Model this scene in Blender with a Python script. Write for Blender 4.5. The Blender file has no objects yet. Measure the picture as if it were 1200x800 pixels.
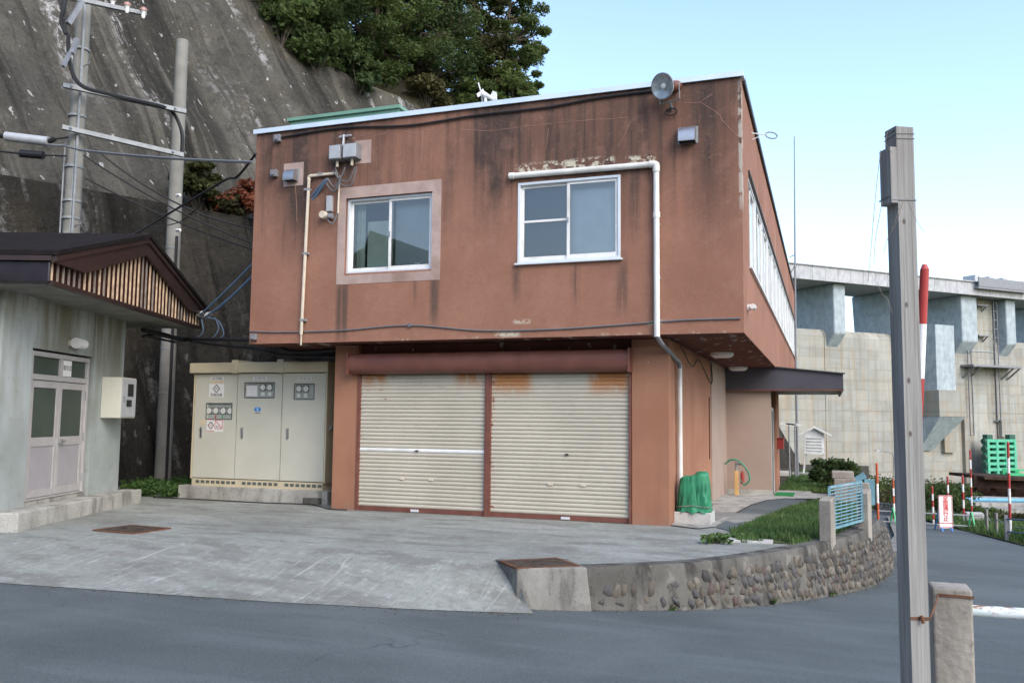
import bpy, bmesh, math, random
from mathutils import Vector, Matrix, noise as mnoise
random.seed(7)
V = Vector
sc = bpy.context.scene
COL = sc.collection

# ------------------------------------------------------------------ camera, sky, sun, exposure
FPX, YAW, PITCH, ROLL, EYE = 1022.18, -.3456, .089, .0102, 1.75
_f = V((math.sin(YAW)*math.cos(PITCH), math.cos(YAW)*math.cos(PITCH), math.sin(PITCH)))
_r0 = V((math.cos(YAW), -math.sin(YAW), 0)); _u0 = _r0.cross(_f)
_r = _r0*math.cos(ROLL)+_u0*math.sin(ROLL); _u = -_r0*math.sin(ROLL)+_u0*math.cos(ROLL)
CAM = V((0, 0, EYE))
cd = bpy.data.cameras.new('camera'); cam = bpy.data.objects.new('camera', cd); COL.objects.link(cam)
cd.sensor_width = 36; cd.lens = 36*FPX/1200; cd.clip_start = .05; cd.clip_end = 3000
cam.matrix_world = Matrix(((_r.x, _u.x, -_f.x, 0), (_r.y, _u.y, -_f.y, 0), (_r.z, _u.z, -_f.z, EYE), (0, 0, 0, 1)))
sc.camera = cam

SUN_AZ = math.radians(128)      # clockwise from +y (north): behind and to the right of the camera
SUN_EL = math.radians(38)
w = bpy.data.worlds.new('World'); sc.world = w; w.use_nodes = True
wn = w.node_tree.nodes; wl_ = w.node_tree.links
bg = wn['Background']; sky = wn.new('ShaderNodeTexSky'); sky.sky_type = 'NISHITA'; sky.sun_disc = False
sky.sun_elevation = SUN_EL; sky.sun_rotation = SUN_AZ; sky.air_density = 1.0; sky.dust_density = 1.7; sky.ozone_density = 1.0
wl_.new(sky.outputs[0], bg.inputs[0]); bg.inputs[1].default_value = .15
sl = bpy.data.lights.new('sun', 'SUN'); sun = bpy.data.objects.new('sun', sl); COL.objects.link(sun)
sl.energy = .5; sl.angle = math.radians(30); sl.color = (1.0, .96, .92)
_sd = V((math.sin(SUN_AZ)*math.cos(SUN_EL), math.cos(SUN_AZ)*math.cos(SUN_EL), math.sin(SUN_EL)))
sun.rotation_euler = _sd.to_track_quat('Z', 'Y').to_euler(); sun.location = (10, -20, 30)
vs = sc.view_settings; vs.view_transform = 'Standard'; vs.look = 'None'; vs.exposure = 1.5; vs.gamma = 1

# ------------------------------------------------------------------ pixel (1200x800 photo) -> place
def ray(x, y): return _f+_r*((x-600)/FPX)+_u*((400-y)/FPX)
def at(x, y, ax, val):
    d = ray(x, y); i = 'xyz'.index(ax); return CAM+d*((val-CAM[i])/d[i])
def atp(x, y, p, n):
    d = ray(x, y); return CAM+d*((V(p)-CAM).dot(V(n))/d.dot(V(n)))
def dep(x, y, D): return CAM+ray(x, y)*D
def zroad(x, y):
    y = max(-6, min(62, y)); x = max(-25, min(25, x)); return .12-.062*y-.015*x
def road_at(x, y): return atp(x, y, (0, 0, .12), (.015, .062, 1))
def gz(y): return -.016*max(0, min(y, 60)-16)

# ------------------------------------------------------------------ mesh helpers
class MB:
    def __init__(s): s.v = []; s.f = []
    def add(s, vs, fs):
        o = len(s.v); s.v += [V(p) for p in vs]; s.f += [tuple(o+i for i in f) for f in fs]; return s
    def box(s, x0, x1, y0, y1, z0, z1):
        x0, x1 = min(x0, x1), max(x0, x1); y0, y1 = min(y0, y1), max(y0, y1); z0, z1 = min(z0, z1), max(z0, z1)
        return s.add([(x0,y0,z0),(x1,y0,z0),(x1,y1,z0),(x0,y1,z0),(x0,y0,z1),(x1,y0,z1),(x1,y1,z1),(x0,y1,z1)],
                     [(3,2,1,0),(4,5,6,7),(0,1,5,4),(1,2,6,5),(2,3,7,6),(3,0,4,7)])
    def hexa(s, b, t):   # four bottom, four top points, ccw from above
        return s.add(list(b)+list(t), [(3,2,1,0),(4,5,6,7),(0,1,5,4),(1,2,6,5),(2,3,7,6),(3,0,4,7)])
    def bar(s, p, q, wd, h, up=(0, 0, 1)):
        p, q = V(p), V(q); d = (q-p).normalized(); up = V(up)
        if abs(d.dot(up)) > .98: up = V((1, 0, 0))
        a = d.cross(up).normalized()*wd/2; b = a.cross(d).normalized()*h/2
        return s.add([p-a-b, p+a-b, q+a-b, q-a-b, p-a+b, p+a+b, q+a+b, q-a+b],
                     [(3,2,1,0),(4,5,6,7),(0,1,5,4),(1,2,6,5),(2,3,7,6),(3,0,4,7)])
    def tube(s, pts, r, n=8, cap=True):
        pts = [V(p) for p in pts]; rs = r if isinstance(r, (list, tuple)) else [r]*len(pts)
        o = len(s.v); prev = None
        for i, p in enumerate(pts):
            d = (pts[min(i+1, len(pts)-1)]-pts[max(i-1, 0)]).normalized()
            if prev is None: a = d.cross(V((0, 0, 1)) if abs(d.z) < .9 else V((1, 0, 0))).normalized()
            else: a = (prev-d*prev.dot(d)).normalized()
            prev = a; b = d.cross(a)
            for k in range(n):
                t = 2*math.pi*k/n; s.v.append(p+(a*math.cos(t)+b*math.sin(t))*rs[i])
        for i in range(len(pts)-1):
            for k in range(n):
                k2 = (k+1) % n; s.f.append((o+i*n+k, o+i*n+k2, o+(i+1)*n+k2, o+(i+1)*n+k))
        if cap:
            s.f.append(tuple(o+k for k in range(n))[::-1]); s.f.append(tuple(o+(len(pts)-1)*n+k for k in range(n)))
        return s
    def prism(s, poly, off):   # polygon (3-d points) extruded by vector off
        n = len(poly); off = V(off); a = [V(p) for p in poly]; b = [p+off for p in a]
        return s.add(a+b, [tuple(range(n))[::-1], tuple(range(n, 2*n))]+[(i, (i+1) % n, n+(i+1) % n, n+i) for i in range(n)])
    def grid(s, rows):   # rows of equal length
        o = len(s.v); n = len(rows[0])
        for r in rows: s.v += [V(p) for p in r]
        for i in range(len(rows)-1):
            for j in range(n-1): s.f.append((o+i*n+j, o+i*n+j+1, o+(i+1)*n+j+1, o+(i+1)*n+j))
        return s
    def build(s, name, mat, parent=None, bevel=0, smooth=False, recalc=True, origin=None):
        off = WL.get(parent, V((0, 0, 0))) if parent is not None else V((0, 0, 0))
        if parent is None and origin is not None: off = V(origin)
        me = bpy.data.meshes.new(name); me.from_pydata([p-off for p in s.v], [], s.f)
        if recalc:
            b = bmesh.new(); b.from_mesh(me); bmesh.ops.recalc_face_normals(b, faces=b.faces); b.to_mesh(me); b.free()
        me.materials.append(MT[mat]() if callable(MT[mat]) else MT[mat])
        o = bpy.data.objects.new(name, me); COL.objects.link(o)
        if parent is not None: o.parent = parent; WL[o] = off
        elif origin is not None: o.location = off; WL[o] = off
        if smooth:
            me.shade_smooth(); me.set_sharp_from_angle(angle=math.radians(45))
        if bevel:
            m = o.modifiers.new('bevel', 'BEVEL'); m.width = bevel; m.segments = 2; m.limit_method = 'ANGLE'; m.angle_limit = math.radians(40)
        return o
WL = {}
def thing(name, loc, label, cat, group=None):
    o = bpy.data.objects.new(name, None); COL.objects.link(o); o.location = loc; o.empty_display_size = .2
    WL[o] = V(loc); return tag(o, label, cat, group)
def tag(o, label, cat, group=None):
    o['label'] = label; o['category'] = cat
    if group: o['group'] = group
    return o
def struct(o, label=None):
    o['kind'] = 'structure'
    if label: o['label'] = label
    return o
def sag(p, q, s, n=14):
    p, q = V(p), V(q); return [p.lerp(q, i/n)-V((0, 0, s*4*(i/n)*(1-i/n))) for i in range(n+1)]
def smooth_path(pts, k=6):
    pts = [V(p) for p in pts]; out = []
    for i in range(len(pts)-1):
        p0 = pts[max(i-1, 0)]; p1 = pts[i]; p2 = pts[i+1]; p3 = pts[min(i+2, len(pts)-1)]
        for j in range(k):
            t = j/k; out.append(.5*((2*p1)+(p2-p0)*t+(2*p0-5*p1+4*p2-p3)*t*t+(3*p1-p0-3*p2+p3)*t*t*t))
    out.append(pts[-1]); return out
def text(name, body, origin, xdir, zdir, size, mat, parent, align='CENTER', lift=.002, bold=0):
    cu = bpy.data.curves.new(name, 'FONT'); cu.body = body; cu.size = size; cu.align_x = align; cu.align_y = 'CENTER'; cu.resolution_u = 3; cu.offset = bold
    t = bpy.data.objects.new(name, cu); COL.objects.link(t); bpy.context.view_layer.update()
    me = bpy.data.meshes.new_from_object(t.evaluated_get(bpy.context.evaluated_depsgraph_get()))
    bpy.data.objects.remove(t); x = V(xdir).normalized(); z = V(zdir).normalized(); nrm = x.cross(z)
    off = WL.get(parent, V((0, 0, 0)))
    for v in me.vertices: v.co = V(origin)+x*v.co.x+z*v.co.y+nrm*lift-off
    me.materials.clear(); me.materials.append(MT[mat]); o = bpy.data.objects.new(name, me); COL.objects.link(o); o.parent = parent; WL[o] = off
    return o

# ------------------------------------------------------------------ materials
class G:
    def __init__(s, name, rough=.8, metal=0, spec=.3):
        s.m = bpy.data.materials.new(name); s.m.use_nodes = True; s.t = s.m.node_tree; s.b = s.t.nodes['Principled BSDF']
        s.b.inputs['Roughness'].default_value = rough; s.b.inputs['Metallic'].default_value = metal; s.b.inputs['Specular IOR Level'].default_value = spec
    def n(s, t): return s.t.nodes.new(t)
    def put(s, sock, v):
        if isinstance(v, bpy.types.NodeSocket): s.t.links.new(v, sock)
        elif isinstance(v, (tuple, list)) and len(v) == 3 and sock.type == 'RGBA': sock.default_value = (*v, 1)
        else: sock.default_value = v
    def pos(s):
        if not hasattr(s, '_p'): s._p = s.n('ShaderNodeNewGeometry').outputs['Position']
        return s._p
    def obj(s): return s.n('ShaderNodeTexCoord').outputs['Object']
    def rnd(s): return s.n('ShaderNodeObjectInfo').outputs['Random']
    def xyz(s, v=None):
        k = s.n('ShaderNodeSeparateXYZ'); s.put(k.inputs[0], v or s.pos()); return k.outputs
    def map(s, v, scale=(1, 1, 1), loc=(0, 0, 0), rot=(0, 0, 0)):
        k = s.n('ShaderNodeMapping'); s.put(k.inputs[0], v); k.inputs[1].default_value = loc; k.inputs[2].default_value = rot; k.inputs[3].default_value = scale; return k.outputs[0]
    def noise(s, scale, detail=4, v=None, rough=.55, dist=0):
        k = s.n('ShaderNodeTexNoise'); s.put(k.inputs['Vector'], v or s.pos()); k.inputs['Scale'].default_value = scale
        k.inputs['Detail'].default_value = detail; k.inputs['Roughness'].default_value = rough; k.inputs['Distortion'].default_value = dist; return k.outputs[0]
    def vor(s, scale, v=None, feat='F1'):
        k = s.n('ShaderNodeTexVoronoi'); k.feature = feat; s.put(k.inputs['Vector'], v or s.pos()); k.inputs['Scale'].default_value = scale; return k.outputs
    def ramp(s, f, a, b, lo=0, hi=1):
        k = s.n('ShaderNodeMapRange'); k.interpolation_type = 'SMOOTHSTEP'; s.put(k.inputs[0], f)
        for i, x in enumerate((a, b, lo, hi)): k.inputs[i+1].default_value = x
        return k.outputs[0]
    def mix(s, f, a, b, mode='MIX'):
        k = s.n('ShaderNodeMix'); k.data_type = 'RGBA'; k.blend_type = mode; s.put(k.inputs[0], f); s.put(k.inputs[6], a); s.put(k.inputs[7], b); return k.outputs[2]
    def ma(s, op, a, b=0):
        k = s.n('ShaderNodeMath'); k.operation = op; s.put(k.inputs[0], a); s.put(k.inputs[1], b); k.use_clamp = op in ('ADD',) ; return k.outputs[0]
    def sub(s, a, b): return s.ma('SUBTRACT', a, b)
    def mul(s, *a):
        r = a[0]
        for b in a[1:]: r = s.ma('MULTIPLY', r, b)
        return r
    def band(s, c, a, b, soft=.05):   # 1 between a and b
        return s.mul(s.ramp(c, a-soft, a+soft), s.ramp(c, b-soft, b+soft, 1, 0))
    def bump(s, h, strength=.3, dist=.02):
        k = s.n('ShaderNodeBump'); s.put(k.inputs['Height'], h); k.inputs['Strength'].default_value = strength; k.inputs['Distance'].default_value = dist
        s.t.links.new(k.outputs[0], s.b.inputs['Normal']); return s
    def col(s, c): s.put(s.b.inputs['Base Color'], c); return s
    def rough(s, r): s.put(s.b.inputs['Roughness'], r); return s
MT = {}
def simple(name, c, rough=.7, metal=0, spec=.3, var=.25, scale=6, dirt=None, bump=0):
    g = G(name, rough, metal, spec); n = g.noise(scale, 5)
    base = g.mix(g.ramp(n, .3, .7), tuple(x*(1-var) for x in c), tuple(min(1, x*(1+var*.6)) for x in c))
    if dirt: base = g.mix(g.mul(g.ramp(g.noise(scale*.35, 6), .5, .72), .7), base, dirt)
    g.col(base)
    if bump: g.bump(g.noise(scale*8, 4), bump, .01)
    MT[name] = g.m; return g.m

def mat_wall():
    g = G('terracotta paint', .85, 0, .15); x, y, z = g.xyz()
    n1 = g.noise(.45, 5); base = g.mix(g.ramp(n1, .3, .7), (.255, .125, .083), (.325, .165, .112))
    base = g.mix(g.mul(g.ramp(g.noise(9, 6), .45, .75), .25), base, (.20, .105, .075))
    st = g.map(g.pos(), (3.4, 3.4, .16)); s1 = g.noise(1, 7, st, .6)
    s2 = g.noise(1, 6, g.map(g.pos(), (9, 9, .35)), .6)
    low = g.noise(.33, 3, g.map(g.pos(), (1, 1, .3), (3, 1, 0)))
    top = g.ma('ADD', g.ramp(z, 5.3, 7.1), g.mul(g.ramp(z, 3.3, 5.6), .34))
    front = g.band(y, 13, 14.4)
    broad = g.ramp(g.noise(1, 4, g.map(g.pos(), (.42, .42, .3), (1.3, 0, 2.0)), .5, .4), .32, .58)
    s0 = g.noise(1, 6, g.map(g.pos(), (1.5, 1.5, .14), (7, 0, 0)), .6, .3)
    streak = g.ma('ADD', g.mul(g.ramp(s0, .38, .66), .6), g.mul(g.ramp(s2, .42, .7), .4))
    fade = g.ramp(g.sub(z, g.mul(s1, -1.6)), 5.2, 7.2)
    dark = g.mul(fade, g.ma('ADD', g.mul(broad, .62), g.mul(streak, .8)), front, .9)
    dark = g.ma('ADD', dark, g.mul(g.ramp(s0, .5, .72), g.ramp(z, 3.2, 6.4), broad, front, .6))
    dark = g.ma('ADD', dark, g.mul(g.band(x, -1.95, -1.3, .3), g.band(z, 4.8, 7.2, .6), g.ma('ADD', g.mul(s1, .8), .1), front, .75))
    base = g.mix(dark, base, (.070, .048, .040))
    base = g.mix(g.mul(g.ramp(s2, .56, .66), g.ramp(z, 4.6, 6.8), front, broad, .5), base, (.05, .037, .032))
    base = g.mix(g.mul(g.ramp(g.noise(2.6, 6), .5, .7), .22), base, (.36, .20, .15))
    for (a, b, lo, hi) in ((-8.66, -8.42, 3.25, 4.35), (-6.72, -6.55, 3.5, 4.45), (-3.28, -3.1, 3.6, 4.46), (-4.05, -3.93, 3.8, 4.46), (-5.12, -5.0, 3.9, 4.46), (-3.02, -2.86, 4.9, 5.95), (-7.1, -7.0, 3.9, 4.4)):
        base = g.mix(g.mul(g.band(x, a, b, .06), g.band(z, lo, hi, .3), g.ramp(s2, .3, .6), g.band(y, 13, 14.4), .85), base, (.075, .055, .045))
    # peeled paint showing grey render
    pn = g.ma('ADD', g.mul(g.noise(4.5, 8, g.map(g.pos(), (1, 1, 1.5)), .7), .6), g.mul(g.noise(17, 8, None, .75), .4))
    for (a, b, lo, hi, t) in ((-5.08, -3.32, 6.02, 6.24, .5), (-3.1, -2.62, 6.05, 6.2, .5), (-8.2, -1.3, 3.16, 3.19, .56), (-5.45, -5.0, 3.19, 3.26, .45), (-5.1, -4.8, 3.42, 3.47, .46), (-2.75, -2.5, 3.33, 3.4, .5), (-8.6, -8.1, 6.55, 7.1, .56)):
        pk = g.mul(g.band(x, a, b, .05), g.band(z, lo, hi, .04), g.ramp(pn, t, t+.02), g.band(y, 13, 14.4))
        base = g.mix(pk, base, (.50, .46, .36))
    # pale runs on the side wall
    runs = g.mul(g.ramp(g.noise(1, 4, g.map(g.pos(), (.1, 1.3, .02))), .6, .64), g.band(z, 6.1, 6.9, .25), g.ramp(y, 15, 15.5), .6)
    base = g.mix(runs, base, (.5, .36, .3))
    edge = g.mul(g.ramp(x, -1.27, -1.235), g.band(z, 5.2, 7.2, .3), g.ramp(g.noise(4, 5), .42, .5), g.band(y, 13, 14.5, .05), .8)
    base = g.mix(edge, base, (.46, .42, .36))
    base = g.mix(g.mul(g.ramp(g.noise(30, 6, None, .75), .5, .68), .28), base, (.13, .07, .055))
    base = g.mix(g.mul(g.ramp(g.noise(22, 6, g.map(g.pos(), (1, 1, 1), (4, 4, 4)), .75), .54, .7), .25), base, (.42, .26, .2))
    g.col(base); g.bump(g.ma('ADD', g.noise(60, 4), g.mul(n1, .5)), .4, .012); MT['wall'] = g.m
mat_wall()
def mat_pier():
    g = G('terracotta pier paint', .8, 0, .15); x, y, z = g.xyz()
    base = g.mix(g.ramp(g.noise(.9, 5), .3, .7), (.285, .136, .083), (.345, .172, .108))
    base = g.mix(g.mul(g.ramp(g.noise(1, 6, g.map(g.pos(), (4, 4, .3))), .5, .72), .35), base, (.22, .1, .065))
    base = g.mix(g.mul(g.ramp(g.vor(2.3)[0], .03, .02), .8), base, (.6, .55, .5))
    base = g.mix(g.mul(g.ramp(z, .25, .0), g.ramp(g.noise(6, 5), .4, .6), .5), base, (.2, .15, .12))
    g.col(base).bump(g.noise(50, 4), .25, .01); MT['pier'] = g.m
mat_pier()
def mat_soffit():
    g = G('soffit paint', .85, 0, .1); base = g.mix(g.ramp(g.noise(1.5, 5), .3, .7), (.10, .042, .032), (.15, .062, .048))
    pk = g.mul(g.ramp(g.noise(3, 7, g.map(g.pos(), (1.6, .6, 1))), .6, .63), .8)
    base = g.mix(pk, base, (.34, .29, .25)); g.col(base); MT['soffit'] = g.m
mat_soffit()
def mat_yard():
    g = G('worn concrete yard', .9, 0, .2); x, y, z = g.xyz()
    a = g.noise(.45, 6, None, .6, .4); base = g.mix(g.ramp(a, .3, .72), (.205, .215, .19), (.30, .32, .29))
    base = g.mix(g.mul(g.ramp(g.noise(.9, 7, g.map(g.pos(), (1, 2.6, 1), (2, 5, 0), (0, 0, .35)), .65), .46, .62), .7), base, (.145, .142, .128))
    base = g.mix(g.mul(g.ramp(g.noise(.55, 6, g.map(g.pos(), (.7, 1.6, 1), (9, 1, 0)), .65, .6), .52, .66), .5), base, (.36, .37, .345))
    base = g.mix(g.mul(g.ramp(g.noise(24, 7, None, .75), .54, .66), .5), base, (.10, .098, .09))
    base = g.mix(g.mul(g.ramp(g.noise(11, 8, None, .7), .48, .66), .6), base, (.17, .165, .145))
    base = g.mix(g.mul(g.ramp(g.noise(7, 8, g.map(g.pos(), (1, 1, 1), (7, 3, 0)), .7), .52, .68), .4), base, (.42, .43, .405))
    for rot, sc_, th, off in ((.5, 4, .006, 1), (1.1, 6, .005, 4), (-.15, 3.5, .006, 7), (.85, 8, .005, 2), (.2, 5, .006, 9)):
        ln = g.noise(1, 0, g.map(g.pos(), (sc_, .16, 1), (off, 2, 0), (0, 0, rot)), .4)
        sm = g.mul(g.ramp(g.ma('ABSOLUTE', g.ma('SUBTRACT', ln, .5)), th*.4, th*2.2, 1, 0), g.ramp(g.noise(.8, 3, g.map(g.pos(), (1, 1, 1), (rot*7, off, 0))), .5, .6), g.ramp(y, 10.7, 9.7), .34)
        base = g.mix(sm, base, (.55, .55, .53))
    base = g.mix(g.mul(g.ramp(g.noise(2.2, 7, g.map(g.pos(), (1, 2.2, 1)), .65), .5, .62), .35), base, (.19, .185, .165))
    g.col(base).bump(g.ma('ADD', g.noise(40, 5), g.mul(g.noise(5, 4), .6)), .35, .012); MT['yard'] = g.m
mat_yard()
def mat_asphalt():
    g = G('asphalt', .82, 0, .35); x, y, z = g.xyz()
    base = g.mix(g.ramp(g.noise(.35, 5, None, .6, .5), .3, .7), (.066, .079, .080), (.110, .127, .126))
    base = g.mix(g.mul(g.ramp(g.noise(.8, 5, g.map(g.pos(), (.35, 2.2, 1), (0, 0, 0), (0, 0, .35))), .52, .68), .45), base, (.128, .148, .15))
    base = g.mix(g.mul(g.ramp(g.noise(60, 4, None, .7), .5, .66), .6), base, (.17, .185, .185))
    base = g.mix(g.mul(g.ramp(g.noise(45, 4, g.map(g.pos(), (1, 1, 1), (5, 9, 0)), .7), .52, .68), .6), base, (.035, .04, .04))
    base = g.mix(g.mul(g.ramp(g.noise(.28, 3, g.map(g.pos(), (.25, 1, 1), (0, 4, 0), (0, 0, .12))), .5, .62), .3), base, (.055, .064, .066))
    base = g.mix(g.mul(g.ramp(g.vor(20)[0], .1, .05), .35), base, (.25, .25, .25))
    cr = g.noise(.22, 6, g.map(g.pos(), (1, .8, 1), (3.3, 1.2, 0), (0, 0, .6)), .42)
    base = g.mix(g.mul(g.ramp(g.ma('ABSOLUTE', g.ma('SUBTRACT', cr, .53)), .0004, .0016, 1, 0), g.ramp(g.noise(.5, 3), .45, .6), .5), base, (.03, .032, .034))
    base = g.mix(g.mul(g.ramp(g.noise(1.6, 6, g.map(g.pos(), (.5, 2, 1))), .55, .75), .3), base, (.06, .07, .075))
    g.col(base).bump(g.ma('ADD', g.noise(160, 3), g.mul(g.noise(30, 3), .4)), .5, .006); MT['asphalt'] = g.m
mat_asphalt()
def mat_shot(name, c0, c1, white, dk, seed):
    g = G(name, .92, 0, .15); x, y, z = g.xyz()
    rot = (0, 0, math.radians(27))   # turn so that the first axis is along the slope
    P = g.map(g.pos(), (1, 1, 1), (seed, seed*.7, 0), rot)
    base = g.mix(g.ramp(g.noise(.5, 7, P, .62), .3, .7), c0, c1)
    base = g.mix(g.mul(g.ramp(g.noise(2.4, 9, P, .72), .46, .74), .6), base, tuple(v*.5 for v in c0))
    slant = g.map(P, (1, 1, 1), (0, 0, 0), (math.radians(-13), 0, 0))
    st = g.noise(1, 6, g.map(slant, (.04, .55, .05)), .62, .3)
    base = g.mix(g.mul(g.ramp(st, .46, .64), dk), base, tuple(v*.32 for v in c0))
    st2 = g.noise(1, 5, g.map(slant, (.1, 2.1, .09), (5, 2, 0)), .65, .3)
    base = g.mix(g.mul(g.ramp(st2, .52, .64), dk), base, tuple(v*.26 for v in c0))
    base = g.mix(g.mul(g.ramp(st2, .44, .36), .5), base, tuple(v*1.35 for v in c1))
    ws = g.noise(1, 7, g.map(slant, (.06, 1.1, .10), (9, 3, 1)), .68, .6)
    wn_ = g.mul(g.ramp(ws, .545, .61), g.ramp(g.noise(3.4, 9, P, .78), .46, .56), g.ramp(g.noise(.16, 2, P), .40, .56), white)
    base = g.mix(wn_, base, (.42, .41, .40))
    base = g.mix(g.mul(g.ramp(g.noise(4.5, 6, g.map(slant, (1, 1, .45), (3, 8, 0))), .66, .70), white), base, (.36, .35, .33))
    base = g.mix(g.mul(g.ramp(g.noise(.35, 4, g.map(P, (1, 1, 1), (8, 1, 0))), .55, .75), .4), base, tuple(v*w_ for v, w_ in zip(c1, (1.0, .85, .6))))
    base = g.mix(g.mul(g.ramp(g.noise(9, 9, P, .75), .5, .66), .5), base, tuple(v*.4 for v in c0))
    base = g.mix(g.mul(g.ramp(g.noise(7, 9, g.map(P, (1, 1, .6), (3, 3, 3)), .75), .54, .68), .4), base, tuple(v*1.7 for v in c1))
    g.col(base).bump(g.ma('ADD', g.noise(3, 7, P, .62), g.mul(g.noise(14, 5, P), .35)), .8, .12); MT[name] = g.m
mat_shot('shotcrete', (.053, .05, .042), (.095, .088, .072), .9, .72, 0)
mat_shot('shotcrete_low', (.027, .0255, .022), (.050, .046, .038), .3, .6, 5)
def mat_hutwall():
    g = G('hut concrete', .9, 0, .2); x, y, z = g.xyz()
    base = g.mix(g.ramp(g.noise(.8, 6), .3, .7), (.27, .295, .275), (.385, .42, .41))
    base = g.mix(g.mul(g.ramp(g.noise(1, 6, g.map(g.pos(), (2.2, 2.2, .25))), .36, .6), g.ramp(z, 1.0, 3.4), .85), base, (.15, .14, .09))
    base = g.mix(g.mul(g.ramp(g.noise(5, 6), .58, .72), .4), base, (.2, .2, .17))
    g.col(base).bump(g.noise(25, 5), .3, .012); MT['hutwall'] = g.m
mat_hutwall()
def mat_concrete(name, c0, c1, dark=(.08, .075, .065), ds=.55, lichen=None):
    g = G(name, .92, 0, .2); base = g.mix(g.ramp(g.noise(1.6, 6), .3, .7), c0, c1)
    base = g.mix(g.mul(g.ramp(g.noise(1, 6, g.map(g.pos(), (4, 4, 1.1))), .48, .66), ds), base, dark)
    base = g.mix(g.mul(g.ramp(g.noise(22, 5), .55, .72), .45), base, dark)
    if lichen: base = g.mix(g.mul(g.ramp(g.noise(4.5, 6), .58, .66), .7), base, lichen)
    g.col(base).bump(g.ma('ADD', g.noise(30, 5), g.mul(g.noise(5, 4), .7)), .5, .015); MT[name] = g.m
mat_concrete('concrete', (.30, .29, .26), (.42, .41, .37))
mat_concrete('concrete_light', (.42, .41, .38), (.55, .54, .5), (.25, .24, .22), .35)
mat_concrete('wall_concrete', (.08, .077, .067), (.14, .133, .116), (.03, .028, .025), .8, (.20, .187, .16))
mat_concrete('post_concrete', (.26, .235, .20), (.37, .34, .29), (.11, .1, .085), .5)
mat_concrete('block_concrete', (.17, .165, .145), (.27, .262, .235), (.07, .068, .06), .7)
mat_concrete('kerb', (.22, .21, .19), (.3, .29, .27))
def mat_stone():
    g = G('cobble', .75, 0, .35); r = g.rnd(); k = g.n('ShaderNodeValToRGB'); g.put(k.inputs[0], r); e = k.color_ramp; e.interpolation = 'CONSTANT'
    cs = [(0, (.07, .06, .05)), (.2, (.095, .08, .062)), (.4, (.045, .042, .04)), (.55, (.12, .10, .075)), (.70, (.065, .062, .062)), (.86, (.17, .15, .12)), (.95, (.085, .058, .05))]
    e.elements[0].position = 0; e.elements[0].color = (*cs[0][1], 1); e.elements[1].position = cs[1][0]; e.elements[1].color = (*cs[1][1], 1)
    for p, c in cs[2:]: q = e.elements.new(p); q.color = (*c, 1)
    base = g.mix(g.mul(g.ramp(g.noise(9, 6), .5, .66), .6), k.outputs[0], (.14, .132, .115)); base = g.mix(g.mul(g.ramp(g.noise(24, 5), .5, .7), .6), base, (.05, .047, .042)); g.col(base).bump(g.noise(40, 4), .5, .012); MT['stone'] = g.m
mat_stone()
def mat_shutter():
    g = G('shutter paint', .55, 0, .4); x, y, z = g.xyz()
    base = g.mix(g.ramp(g.noise(.7, 4), .3, .7), (.43, .395, .32), (.495, .455, .37))
    base = g.mix(g.mul(g.ramp(g.noise(7, 6, g.map(g.pos(), (1, 1, .6))), .5, .8), .25), base, (.4, .33, .24))
    rn = g.noise(6, 6, g.map(g.pos(), (1, 1, .5)))
    for (a, b, lo, t) in ((-8.42, -7.9, 2.3, .28), (-6.45, -5.92, 2.3, .28), (-5.72, -5.0, 2.16, .24), (-3.9, -3.2, 2.16, .24)):
        base = g.mix(g.mul(g.band(x, a, b, .12), g.ramp(z, lo-.08, lo+.3), g.ramp(rn, t, t+.22), .9), base, (.42, .16, .035))
    sp = g.mul(g.ramp(g.noise(1, 5, g.map(g.pos(), (4, 4, 22), (2, 0, 0))), .66, .70), g.ramp(z, 1.7, 2.2), g.band(x, -8.4, -6.1, .3))
    base = g.mix(sp, base, (.22, .075, .03))
    ed = g.mul(g.ramp(g.noise(9, 5), .58, .64), g.ma('MAXIMUM', g.band(x, -8.5, -8.43, .02), g.ma('MAXIMUM', g.band(x, -5.76, -5.68, .02), g.band(x, -3.22, -3.15, .02))))
    base = g.mix(ed, base, (.25, .08, .03))
    g.col(base); MT['shutter'] = g.m
mat_shutter()
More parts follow.
